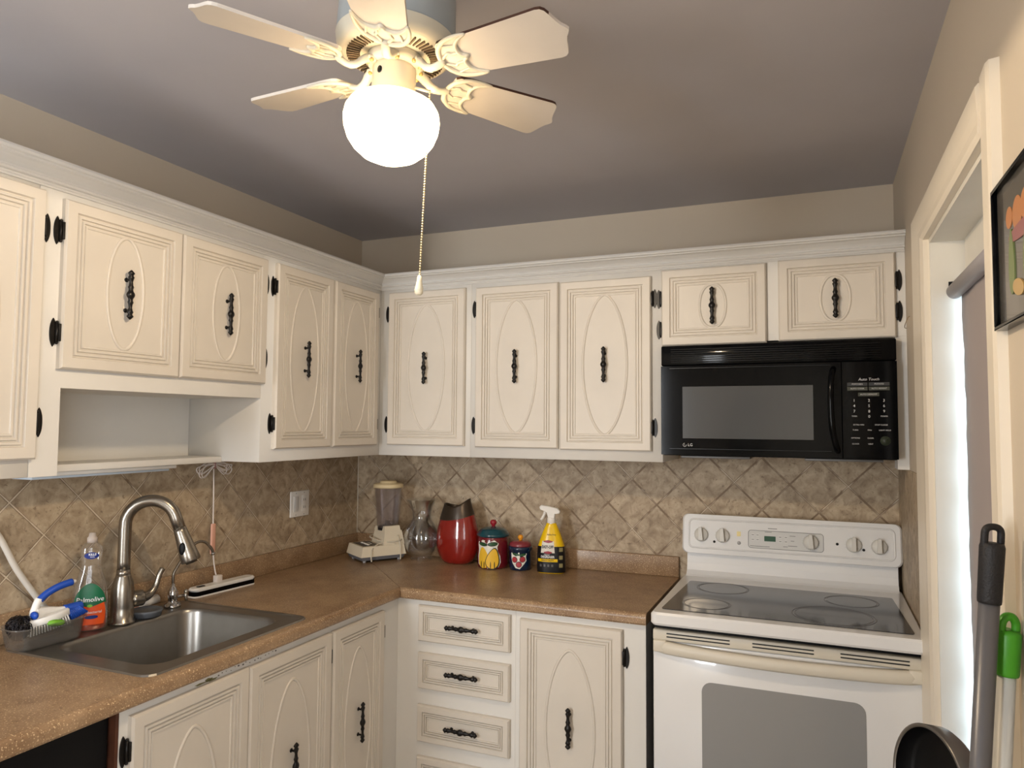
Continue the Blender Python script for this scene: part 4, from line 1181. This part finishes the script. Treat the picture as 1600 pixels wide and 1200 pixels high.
# grid strips so the sheet follows the bow
mb.bm.clear(); nx = 24
bot, top, = [], []
for i in range(nx + 1):
    x = 1.634 + (2.064 - 1.634) * i / nx
    bot.append(mb.bm.verts.new((x, f(x) - .0008, 1.479))); top.append(mb.bm.verts.new((x, f(x) - .0008, 1.662)))
fs = [mb.bm.faces.new((bot[i], bot[i + 1], top[i + 1], top[i])) for i in range(nx)]
mb._fin(fs, wn_m, True); mb.build('door_window', dr)
mb = MB()
inner = []
for i in range(nx + 1):
    x = 1.588 + (2.118 - 1.588) * i / nx; inner.append(x)
for z0, z1 in ((1.7275, 1.7285), (1.4415, 1.4425)):
    a = [mb.bm.verts.new((x, f(x) - .0008, z0)) for x in inner]; b = [mb.bm.verts.new((x, f(x) - .0008, z1)) for x in inner]
    mb._fin([mb.bm.faces.new((a[i], a[i + 1], b[i + 1], b[i])) for i in range(nx)], mat('mw_line', (40, 42, 46), .3))
TT = face_mat('B', 1.660, 1.4555, -f(1.66) + .001)
mb.text('LG', .014, TT, pale_ink, depth=.0003, align='CENTER'); 
T3 = face_mat('B', 1.641, 1.4555, -f(1.64) + .001)
mb.tube([T3 @ Vector((.006 * math.cos(t), .006 * math.sin(t), .0003)) for t in [PI / 2 + k * 2 * PI * .78 / 16 for k in range(17)]], .0008, pale_ink, 5, caps=True)
mb.tube([T3 @ Vector((-.001, .003, .0003)), T3 @ Vector((-.001, -.002, .0003)), T3 @ Vector((.002, -.002, .0003))], .0006, pale_ink, 5)
mb.build('logo', dr)
mb = MB(); hx = 2.130
mb.tube(spline([(hx - .002, MF + .004, 1.7165), (hx - .008, MF - .020, 1.695), (hx - .012, MF - .030, 1.64), (hx - .012, MF - .032, 1.575), (hx - .008, MF - .029, 1.51), (hx + .002, MF - .018, 1.460), (hx + .008, MF + .004, 1.442)], 6), .0095, black_gloss, 14)
mb.build('handle', dr)
mb = MB(); bowed(mb, DX1 + .003, MX1, MZ0 + .004, 1.7365, MF, .003, black_gloss, th=.037, c0=MX0, c1=MX1)
cp = mb.build('control_panel', mw)
mb = MB()
fp = -f(2.23) + .0022
def ctext(s_, x, z, size, m_=pale_ink, **k): mb.text(s_, size, face_mat('B', x, z, fp), m_, depth=.0002, **k)
dim = mat('panel_dim', (46, 48, 50), .4)
for x0, x1, z0, z1 in ((2.168, 2.228, 1.657, 1.668), (2.232, 2.292, 1.657, 1.668), (2.168, 2.228, 1.642, 1.654), (2.232, 2.292, 1.642, 1.654), (2.200, 2.262, 1.623, 1.635)):
    mb.box((x0, -fp, z0), (x1, -fp + .0012, z1), dim if z0 > 1.65 else mat('panel_olive', (62, 64, 54), .4))
ctext('Auto Touch', 2.232, 1.678, .0125, shear=.2)
for x, z, s_ in ((2.198, 1.6625, 'POPCORN'), (2.262, 1.6625, 'POTATO'), (2.198, 1.648, 'AUTO COOK'), (2.262, 1.648, 'AUTO REHEAT'), (2.231, 1.629, 'AUTO DEFROST')): ctext(s_, x, z, .0068)
for i, rw in enumerate(('123', '456', '789')):
    for j, ch in enumerate(rw): ctext(ch, 2.188 + j * .0435, 1.609 - i * .0175, .0125)
ctext('0', 2.2315, 1.557, .0125); ctext('TIMER', 2.188, 1.558, .006); ctext('POWER', 2.275, 1.558, .006)
for x, z, s_ in ((2.200, 1.530, 'EXTRA MIN'), (2.266, 1.530, 'STOP CLOCK'), (2.190, 1.513, 'TURN'), (2.232, 1.513, 'FAN'), (2.276, 1.513, 'LIGHT HI/LO'), (2.190, 1.487, 'OPTIONS'), (2.234, 1.487, 'CLEAR'), (2.190, 1.468, 'CLOCK'), (2.234, 1.468, 'VENT')): ctext(s_, x, z, .0062)
mb.lathe([(.0155, 0), (.0155, .0012)], (0, 0, 0), mat('start_disc', (44, 52, 40), .4), 24, T=face_mat('B', 2.277, 1.479, fp - .001)); ctext('START', 2.277, 1.479, .0085, mat('start_ink', (170, 190, 130), .5))
mb.build('keypad', cp)

# ------------------------------------------------------------------ range
RX0, RX1 = 1.5865, 2.3435
rg = thing('electric_range', ((RX0 + RX1) / 2, -.38, 0), 'white freestanding electric range with black glass cooktop and knobs on the back panel', 'range')
mb = MB(); mb.box((RX0 + .004, -.665, .02), (RX1 - .004, -.03, .905), black_matte); mb.build('body', rg)
mb = MB()
ZD = .945
rr_ = rrect(RX0, -.722, RX1, -.075, .018, 5)
mb.prism(rr_, .905, ZD, white_enamel, bev=.007); mb.build('cooktop_frame', rg)
mb = MB(); gp = rrect(1.612, -.672, 2.318, -.215, .012, 4)
gp = [(x + (.018 if (y > -.25 and x < 1.75) else (-.018 if (y > -.25 and x > 2.2) else 0)), y) for x, y in gp]
glassm = mat('ceran_glass', (40, 41, 45), .11, spec=.7)
mb.prism(gp, ZD - .001, ZD + .0022, glassm); gt = mb.build('glass_top', rg)
mb = MB(); ringm = mat('burner_ring', (112, 110, 110), .35); discm = mat('burner_disc', (14, 14, 16), .08, spec=.6)
for x, y, r, dark_ in ((1.757, -.300, .088, 0), (1.735, -.555, .075, 1), (2.112, -.548, .118, 1), (2.170, -.325, .082, 0)):
    if dark_: mb.prism([(x + r * .9 * math.cos(t), y + r * .9 * math.sin(t)) for t in [2 * PI * k / 48 for k in range(48)]], ZD + .0021, ZD + .0024, discm)
    pts = [(x + r * math.cos(t), y + r * math.sin(t), ZD + .0026) for t in [2 * PI * k / 60 for k in range(60)]]
    mb.tube(pts, .0013, ringm, 4, closed=True, flat=.15, up=(0, 0, 1))
    mb.tube([(x + (p[0] - x) * .93, y + (p[1] - y) * .93, p[2]) for p in pts], .0009, ringm, 4, closed=True, flat=.15, up=(0, 0, 1))
mb.build('burner_rings', gt)
# back riser, curved into the deck
mb = MB()
pf = [(-.030, ZD - .02), (-.125, ZD - .003), (-.108, ZD + .006), (-.092, ZD + .020), (-.084, ZD + .045), (-.080, 1.045), (-.030, 1.045)]
TX = Matrix(((0, 0, 1, 0), (1, 0, 0, 0), (0, 1, 0, 0), (0, 0, 0, 1)))
mb.prism(pf, RX0 + .012, RX1 - .012, white_enamel, T=TX); 
mb.build('riser', rg)
# control console
mb = MB()
TC = Matrix.Translation((0, -.098, 1.030)) @ Matrix.Rotation(math.radians(-9), 4, 'X') @ Matrix(((1, 0, 0, 0), (0, 0, -1, 0), (0, 1, 0, 0), (0, 0, 0, 1)))
mb.prism(rrect(RX0 - .004, .0, RX1 + .002, .150, .022, 6), -.062, .012, white_enamel, T=TC, bev=.006)
cs = mb.build('control_console', rg)
mb = MB(); mb.tube([TC @ Vector((x, z, .0118)) for x, z in rrect(RX0 + .022, .022, RX1 - .022, .130, .018, 6)], .0035, white_enamel, 8, closed=True); mb.build('panel_border', cs)
mb = MB()
PO = mat('panel_offwhite', (206, 206, 204), .35)
mb.prism(rrect(1.829, .035, 2.090, .100, .010, 5), .0115, .0128, PO, T=TC)
mb.tube([TC @ Vector((x, z, .0128)) for x, z in rrect(1.829, .035, 2.090, .100, .010, 5)], .0009, grey_ink, 5, closed=True)
for x, z in ((1.845, .083), (1.862, .083), (1.845, .066), (1.862, .066), (1.942, .080), (1.962, .080), (1.942, .064), (1.962, .064)):
    mb.prism(rrect(x - .0055, z - .005, x + .0055, z + .005, .002, 3), .0128, .0134, mat('key_white', (216, 216, 214), .4), T=TC); mb.box((x - .004, z - .0012, .0134), (x + .004, z + .0012, .0136), grey_ink, T=TC)
for x, z, w_ in ((1.900, .096, .012), (1.985, .086, .010), (1.985, .068, .006), (1.985, .050, .016), (1.960, .046, .008), (1.870, .042, .035)): mb.box((x - w_, z - .001, .0128), (x + w_, z + .001, .0130), grey_ink, T=TC)
mb.box((1.899, .102 + .006, .0115), (1.931, .1045 + .006, .0121), grey_ink, T=TC)
for x, z in ((1.704, .048), (2.136, .068), (2.222, .053)): mb.lathe([(.0048, .0115), (.0048, .0128), (0, .013)], (x, z, 0), black_ink, 14, T=TC)
mb.prism(rrect(1.787, .074, 1.801, .092, .002, 3), .0115, .0135, mat('indicator', (232, 216, 150), .4), T=TC)
mb.lathe([(.0065, .0115), (.0065, .0124), (0, .0124)], (1.795, .049, 0), grey_ink, 20, T=TC); mb.lathe([(.0052, .0124), (.0052, .0126), (0, .0126)], (1.795, .049, 0), PO, 20, T=TC); mb.text('ge', .009, TC @ Matrix.Translation((1.795, .049, .0126)), grey_ink, depth=.0002, shear=.3)
for x, s_ in ((1.655, 'F'), (1.735, 'R'), (2.190, 'R'), (2.272, 'F')):
    for k in range(13):
        a = math.radians(-40 + k * 21.7); mb.tube([TC @ Vector((x + .0285 * math.cos(a), .072 + .0285 * math.sin(a) - (.004 if x > 2.1 else 0), .0118)), TC @ Vector((x + .030 * math.cos(a), .072 + .030 * math.sin(a) - (.004 if x > 2.1 else 0), .0118))], .0005, grey_ink, 4)
for k in range(20):
    a = math.radians(60 - k * 15.5); mb.tube([TC @ Vector((2.048 + .027 * math.cos(a), .068 + .027 * math.sin(a), .0130)), TC @ Vector((2.048 + .0295 * math.cos(a), .068 + .0295 * math.sin(a), .0130))], .0006, grey_ink, 4)
for x, z, w_ in ((1.795, .108, .006), (1.650, .036, .014), (1.740, .036, .012), (2.136, .086, .012), (2.165, .100, .009), (2.272, .104, .026), (2.272, .110, .012)): mb.box((x - w_, z - .0008, .0116), (x + w_, z + .0008, .0119), grey_ink, T=TC)
mb.build('panel_markings', cs)
mb = MB(); mb.box((1.886, .062, .0128), (1.926, .081, .0140), mat('display_green', (18, 74, 48), .3), T=TC); mb.build('display', cs)
mb = MB(); mb.text('12:30', .013, TC @ Matrix.Translation((1.906, .0715, .0141)), mat('display_ink', (30, 104, 66), .5), depth=.0001); mb.bm.clear(); mb.bm.free()
kn = mat('knob_white', (214, 212, 206), .3)


def knob_mesh():
    k = MB(); k.lathe([(.0265, 0), (.0265, .004), (.0245, .011), (.023, .014), (0, .0145)], (0, 0, 0), kn, 32)
    k.prism([(-.0085, -.023), (.0085, -.023), (.0060, .0275), (-.0060, .0275)], .010, .029, kn, bev=.002)
    o = k.build('knob_mesh', local=True); me = o.data; bpy.data.objects.remove(o); return me


KM = knob_mesh()
for x, z, rt in ((1.655, .072, 4), (1.735, .072, 3), (2.048, .068, 3), (2.190, .068, -2), (2.272, .067, -2)):
    place_copy(KM, 'knob', cs, TC @ Matrix.Translation((x, z, .012)) @ Matrix.Rotation(math.radians(rt), 4, 'Z'))
# oven front
mb = MB(); mb.box((RX0 + .002, -.690, .852), (RX1 - .002, -.664, .885), cream_plastic, .004)
for xa, xb in ((.045, .235), (.300, .470), (.540, .715)):
    for z in (.8735, .8635): mb.box((RX0 + xa, -.6915, z), (RX0 + xb, -.6875, z + .0035), black_ink)
mb.build('vent_trim', rg)
mb = MB(); mb.box((RX0 + .002, -.685, .235), (RX1 - .002, -.664, .851), white_enamel, .004); od = mb.build('oven_door', rg)
mb = MB()
wp_ = rrect(1.737, .42, 2.190, .742, .030, 6)
T4 = face_mat('B', 0, 0, .6852)
mb.prism(wp_, 0, .0012, mat('oven_window', (142, 142, 142), .25, coat=.4), T=T4); mb.build('oven_window', od)
mb = MB(); hz_ = .833
n_ = 20; R = []
for i in range(n_ + 1):
    t = i / n_; x = RX0 + .004 + (RX1 - RX0 - .008) * t; s_ = math.sin(PI * t) ** .5 if 0 < t < 1 else 0
    yo = -.690 - .034 * s_; zc = hz_ + .004 - .010 * s_
    hh_ = .0195 - .002 * s_
    ring = [(yo + .004, zc - hh_), (yo, zc - hh_ + .006), (yo - .003, zc), (yo, zc + hh_ - .005), (yo + .005, zc + hh_), (yo + .022, zc + hh_), (yo + .022, zc - hh_)]
    R.append([mb.bm.verts.new((x, y, z)) for y, z in ring])
fs = [mb.bm.faces.new(R[0]), mb.bm.faces.new(R[-1][::-1])] + [mb.bm.faces.new((a[k], a[(k + 1) % 7], b[(k + 1) % 7], b[k])) for a, b in zip(R, R[1:]) for k in range(7)]
mb._fin(fs, cream_plastic, True)
for x in (RX0 + .005, RX1 - .045): mb.box((x, -.703, hz_ - .014), (x + .040, -.684, hz_ + .022), cream_plastic, .004)
mb.build('handle', od)
mb = MB(); mb.box((RX0 + .002, -.685, .05), (RX1 - .002, -.664, .228), white_enamel, .004); mb.build('storage_drawer', rg)

# ------------------------------------------------------------------ things by the right wall
# step bin with its lid up
tx, ty = 2.215, -1.44
tc_ = thing('trash_can', (tx, ty, 0), 'round steel trash can with its dark-lined lid standing open in front of the range', 'trash can')
mb = MB(); mb.lathe([(.108, 0), (.110, .01), (.110, .72), (.106, .73)], (tx - .02, ty, 0), steel, 40); mb.build('body', tc_)
mb = MB()
ln = Vector((-.88, -.46, .10)).normalized()
lc = Vector((2.252, -1.44, .866))
TQ = Matrix.Translation(lc) @ ln.to_track_quat('Z', 'Y').to_matrix().to_4x4()
mb.lathe([(0, -.050), (.075, -.049), (.094, -.044), (.101, -.034), (.104, 0), (.1005, .0015), (.097, 0), (.095, -.030), (.088, -.036), (0, -.040)], (0, 0, 0), mat('dark_steel', (126, 122, 118), .3, .8), 56, T=TQ, cap=False)
ldc = mb.build('lid', tc_)
mb = MB(); mb.lathe([(0.0968, -.001), (.0945, -.029), (.087, -.035), (0, -.038)], (0, 0, 0), black_matte, 56, T=TQ, cap=False); mb.build('lid_liner', ldc)
mb = MB(); mb.tube([lc - Vector((0, 0, .099)), Vector((2.252, -1.44, .735))], .010, black_matte, 10); mb.build('lid_hinge', tc_)

# grey broom pole
def pole(name, top, bot, r, lab, cat, m_, gm, glen, green=False):
    top = Vector(top); bot = Vector(bot); dirv = (bot - top).normalized()
    p = thing(name, bot, lab, cat, 'cleaning poles leaning by the side door')
    mb = MB(); mb.tube([top + dirv * glen * .9, bot], r, m_, 20); mb.build('pole', p)
    return p, top, dirv


GP = mat('grey_pole', (104, 104, 108), .35, .3); GR = mat('rubber_black', (26, 26, 30), .55, bump=.3, bscale=300)
top, bot = (2.312, -1.735, 1.378), (2.215, -1.74, .03)
p1, tp, dv = pole('broom', top, bot, .0138, 'grey pole with a black rubber hanging grip leaning beside the side door', 'broom', GP, GR, .115)
sdx = dv.cross(Vector((.39, -.92, 0))).normalized()
def P(t, u, w=0): return tp + dv * t + sdx * u + dv.cross(sdx) * w
mb = MB(); mb.tube([P(.024, 0), P(.030, 0), P(.108, 0), P(.112, 0)], [.0150, .0168, .0160, .0155], GR, 18)
mb.tube(spline([P(.030, -.0120), P(.018, -.0122), P(.006, -.0112), P(.001, -.005), P(.001, .005), P(.006, .0112), P(.018, .0122), P(.030, .0120)], 5), .0052, GR, 10); mb.build('hanging_grip', p1)
mb = MB(); mb.box((bot[0] - .03, bot[1] - .24, .0005), (bot[0] + .03, bot[1] + .02, .04), GR, .006); mb.build('broom_head', p1)
top, bot = (2.333, -1.712, 1.248), (2.262, -1.68, .03)
WPm = mat('white_pole', (214, 214, 210), .35); GG = mat('lime_grip', (72, 156, 36), .4)
p2, tp, dv = pole('mop', top, bot, .0125, 'white pole with a bright green end grip behind the grey pole', 'mop', WPm, GG, .10)
sdx = dv.cross(Vector((.39, -.92, 0))).normalized()
mb = MB(); mb.tube([P(.024, 0), P(.030, 0), P(.086, 0), P(.090, 0)], [.0150, .0172, .0168, .0160], GG, 18)
mb.tube(spline([P(.030, -.0110), P(.014, -.0105), P(.005, -.0045), P(.005, .0045), P(.014, .0105), P(.030, .0110)], 5), .0062, GG, 10); mb.build('hanging_grip', p2)
mb = MB(); mb.box((bot[0] - .02, bot[1] - .018, .0005), (bot[0] + .06, bot[1] + .04, .03), WPm, .006); mb.build('mop_head', p2)

# framed picture on the right wall
pc = thing('framed_picture', (WX - .01, -1.83, 1.673), 'black-framed fruit picture hanging on the right wall beside the door casing', 'picture')
PY0, PY1, PZ0, PZ1 = -1.985, -1.676, 1.674, 1.894
mb = MB()
for lo, hi in (((WX - .018, PY0, PZ0), (WX - .0005, PY1, PZ0 + .006)), ((WX - .018, PY0, PZ1 - .006), (WX - .0005, PY1, PZ1)), ((WX - .018, PY0, PZ0 + .006), (WX - .0005, PY0 + .006, PZ1 - .006)), ((WX - .018, PY1 - .006, PZ0 + .006), (WX - .0005, PY1, PZ1 - .006))):
    mb.box(lo, hi, black_gloss, .0008)
mb.build('frame', pc)
mb = MB(); TPc = face_mat('R', 0, 0, WX - .010)
mb.box((WX - .010, PY0 + .006, PZ0 + .006), (WX - .001, PY1 - .006, PZ1 - .006), mat('picture_back', (88, 84, 78), .2, coat=.6, var=.3, scale=14))
or_ = mat('picture_orange', (188, 126, 78), .3); gre = mat('picture_green', (110, 126, 74), .3); pk = mat('picture_rose', (150, 92, 92), .3); ye = mat('picture_yellow', (190, 156, 96), .3)
def pb(y, z, ry, rz, m_, w=.0006, rot=0, pear=0): mb.prism([( -a, b) for a, b in blob(y, z, ry, rz, 24, rot, pear)], 0, w, m_, T=TPc)
pb(-1.800, 1.828, .026, .024, or_); pb(-1.755, 1.832, .018, .016, or_, .0009); pb(-1.85, 1.83, .03, .022, or_, .0011); pb(-1.84, 1.800, .09, .012, pk, .0013)
pb(-1.765, 1.765, .016, .048, gre, .0016, 0, .3); pb(-1.85, 1.760, .020, .050, gre, .0016, 0, .3); pb(-1.800, 1.722, .030, .012, ye, .0020, .2); pb(-1.90, 1.71, .034, .014, ye, .0020, -.2)
mb.build('artwork', pc)

# cup hook wire at the right of the microwave
mb = MB(); mb.tube(spline([(WX - .003, -.36, 1.843), (WX - .012, -.40, 1.840), (WX - .016, -.45, 1.845), (WX - .008, -.455, 1.865), (WX - .003, -.456, 1.868)], 5), .0011, mat('wire', (150, 126, 90), .4, .6), 6)
tag(mb.build('wall_hook'), 'thin bent wire hook on the wall right of the microwave cabinet', 'hook')

# ------------------------------------------------------------------ ceiling fan
FC = Vector((1.322, -1.820, 2.207))
dn_ = Vector((-.030, -.028, -1)).normalized()
zax = -dn_; xax = Vector((0, 1, 0)).cross(zax).normalized(); yax = zax.cross(xax)
fan = thing('ceiling_fan', FC, 'white six-blade ceiling fan with a glowing glass globe and pull chain', 'ceiling fan')
fm = Matrix((xax, yax, zax)).transposed().to_4x4(); fm.translation = FC; fan.matrix_world = fm


def fpart(mb, name, parent=fan):
    o = mb.build(name, None, local=True)
    o.parent = parent; o.matrix_basis = Matrix.Identity(4); WL[o.name] = Vector((0, 0, 0)); return o


mb = MB(); mb.lathe([(.050, .0315), (.060, .0305), (.100, .033), (.108, .038), (.1145, .050), (.1165, .066)], (0, 0, 0), fan_white, 72, cap=False)
mb.lathe([(.1165, .066), (.1145, .0675), (.1145, .071), (.1155, .073), (.113, .150), (.106, .185), (.090, .2155), (.085, .2175)], (0, 0, 0), mat('fan_housing_shade', (158, 164, 166), .4), 72)  # shade painted into the upper housing: greyer than the lamp-lit cream below
hs = fpart(mb, 'motor_housing')
mb = MB()
for k in range(60):
    a = 2 * PI * k / 60
    Tk = Matrix.Rotation(a, 4, 'Z') @ Matrix.Rotation(.12, 4, 'Z')
    mb.box((.068, -.0014, .0285), (.094, .0014, .0325), mat('vent_dark', (70, 56, 36), .7), T=Tk)
fpart(mb, 'vent_slots')
mb = MB(); mb.lathe([(.054, .032), (.056, .018), (.050, .012), (.040, .010)], (0, 0, 0), fan_white, 40); fpart(mb, 'hub')
mb = MB(); mb.lathe([(.036, .012), (.0415, .010), (.0425, .004), (.0425, -.040), (.0435, -.042), (.0435, -.047), (.040, -.049)], (0, 0, 0), fan_white, 48)
sw = fpart(mb, 'switch_housing')
mb = MB()
for k in range(24):
    a = 2 * PI * k / 24; mb.sphere((.0425 * math.cos(a), .0425 * math.sin(a), -.0475), .0046, fan_white, 8, 6)
fpart(mb, 'rope_collar')
mb = MB(); ca = -1.71; mb.lathe([(.0055, 0), (.0055, .0012), (0, .0012)], (0, 0, 0), black_matte, 14, T=Matrix.Rotation(ca, 4, 'Z') @ Matrix.Translation((.0422, 0, -.010)) @ Matrix.Rotation(PI / 2, 4, 'Y'), sx=1.3)
fpart(mb, 'switch_hole')
globe_m = bpy.data.materials.new('lit_globe'); globe_m.use_nodes = True
b_ = globe_m.node_tree.nodes['Principled BSDF']; b_.inputs['Base Color'].default_value = (.9, .88, .82, 1); b_.inputs['Emission Color'].default_value = (*GLOBE_COL, 1); b_.inputs['Emission Strength'].default_value = GLOBE
gnt = globe_m.node_tree; gtr = gnt.nodes.new('ShaderNodeBsdfTransparent'); gmx = gnt.nodes.new('ShaderNodeMixShader'); gmx.inputs[0].default_value = .5
gtr.inputs[0].default_value = (1, .97, .92, 1)
gnt.links.new(gtr.outputs[0], gmx.inputs[1]); gnt.links.new(b_.outputs[0], gmx.inputs[2]); gnt.links.new(gmx.outputs[0], gnt.nodes['Material Output'].inputs['Surface'])
mb = MB(); mb.lathe([(.036, -.0485), (.045, -.051), (.066, -.055), (.082, -.064), (.0905, -.078), (.0930, -.094), (.0910, -.112), (.0840, -.132), (.0715, -.150), (.054, -.165), (.032, -.1745), (.012, -.1775), (0, -.178)], (0, 0, 0), globe_m, 56)
fpart(mb, 'glass_globe')
# the bulb hanging cap up inside the frosted globe
sl = bpy.data.lights.new('fan_bulb', 'SPOT'); sl.energy = BULB; sl.color = BULB_COL; sl.spot_size = math.radians(180); sl.spot_blend = .04; sl.shadow_soft_size = .03
so = bpy.data.objects.new('fan_bulb', sl); COL.objects.link(so); so.location = FC + Vector((-.002, -.002, -.088))
mb = MB(); lx, ly = .0645, .029
z = -.030
mb.tube([(.040, .012, -.028), (lx, ly, -.032)], .003, fan_white, 8)
while z > -.398:
    mb.sphere((lx + (z + .03) * .030 * -1 * -1 * 0, ly, z), .0021, mat('chain_brass', (226, 206, 160), .35, .4), 6, 4); z -= .0052
ch = fpart(mb, 'pull_chain')
mb = MB(); mb.lathe([(.002, -.396), (.0045, -.399), (.0052, -.408), (.0085, -.424), (.0080, -.431), (.005, -.434), (0, -.4345)], (lx, ly, 0), mat('fob', (236, 226, 200), .35), 16); fpart(mb, 'chain_fob', ch)

# blades and irons
blade_out = [(.118, .036), (.126, .043), (.150, .047), (.200, .0495), (.335, .0590), (.344, .0575), (.350, .052), (.354, .042), (.359, .026), (.364, .014), (.370, .006), (.373, 0)]
blade_out = blade_out + [(x, -y) for x, y in blade_out[-2::-1]]
mbb = MB(); n = len(blade_out)
top_ = [mbb.bm.verts.new((x, y, .0075)) for x, y in blade_out]; bot_ = [mbb.bm.verts.new((x, y, .0015)) for x, y in blade_out]
f1 = [mbb.bm.faces.new(top_), mbb.bm.faces.new(bot_[::-1])]; mbb._fin(f1, mat('blade_white', (212, 204, 194), .45, var=.04, scale=12))
for i in range(n):
    j = (i + 1) % n; f_ = mbb.bm.faces.new((top_[i], top_[j], bot_[j], bot_[i]))
    dark_ = blade_out[i][1] < -.03 and blade_out[j][1] < -.03
    mbb._fin([f_], dark_wood if dark_ else MATS['blade_white'])
o = mbb.build('blade_mesh', local=True); BM_ = o.data; bpy.data.objects.remove(o)
mbi = MB()
outer = spline([(.188, .050, 0), (.168, .0505, 0), (.140, .044, 0), (.120, .026, 0), (.113, 0, 0), (.120, -.026, 0), (.140, -.044, 0), (.168, -.0505, 0), (.192, -.050, 0)], 6)
inner_ = spline([(.188, .050, 0), (.172, .042, 0), (.160, .030, 0), (.157, .016, 0), (.160, .006, 0), (.168, 0, 0), (.160, -.007, 0), (.157, -.018, 0), (.161, -.032, 0), (.174, -.043, 0), (.192, -.050, 0)], 6)
mbi.tube(outer, [.002 + .0035 * math.sin(PI * i / (len(outer) - 1)) ** .5 for i in range(len(outer))], fan_white, 8, flat=.8, up=(0, 0, 1))
mbi.tube(inner_, [.002 + .0026 * math.sin(PI * i / (len(inner_) - 1)) ** .5 for i in range(len(inner_))], fan_white, 8, flat=1.0, up=(0, 0, 1))
for s_ in (1, -1): mbi.tube(spline([(.118, s_ * .006, 0), (.134, s_ * .016, 0), (.142, s_ * .012, 0), (.158, s_ * .012, 0)], 5), .003, fan_white, 8, flat=.8, up=(0, 0, 1)); mbi.tube(spline([(.128, s_ * .036, 0), (.144, s_ * .032, 0), (.158, s_ * .030, 0)], 4), .0024, fan_white, 8, flat=.8, up=(0, 0, 1))
mbi.tube(spline([(.042, 0, .016), (.060, 0, .012), (.078, 0, -.004), (.095, 0, -.008), (.118, 0, -.001)], 5), [.0115] * 8 + [.010] * 6 + [.0085] * 5 + [.007] * 2, fan_white, 10, flat=.7, up=(0, 0, 1))
mbi.box((.044, -.013, .011), (.060, .013, .019), fan_white, .003)
for s_ in (1, -1): mbi.sphere((.052, s_ * .010, .0105), .0045, mat('screw_brass', (206, 176, 110), .3, .6), 8, 6)
o = mbi.build('iron_mesh', local=True); IM_ = o.data; bpy.data.objects.remove(o)
PH = -.106
for k in range(6):
    Tk = Matrix.Rotation(PH + k * PI / 3 - (.03 if k == 3 else 0), 4, 'Z') @ Matrix.Translation((0, 0, 0)) @ Matrix.Rotation(-math.radians(12.5), 4, 'X')
    o = bpy.data.objects.new('blade', BM_); COL.objects.link(o); o.parent = fan; o.matrix_basis = Tk; WL[o.name] = Vector((0, 0, 0))
    q_ = bpy.data.objects.new('blade_iron', IM_); COL.objects.link(q_); q_.parent = o; q_.matrix_basis = Matrix.Identity(4)
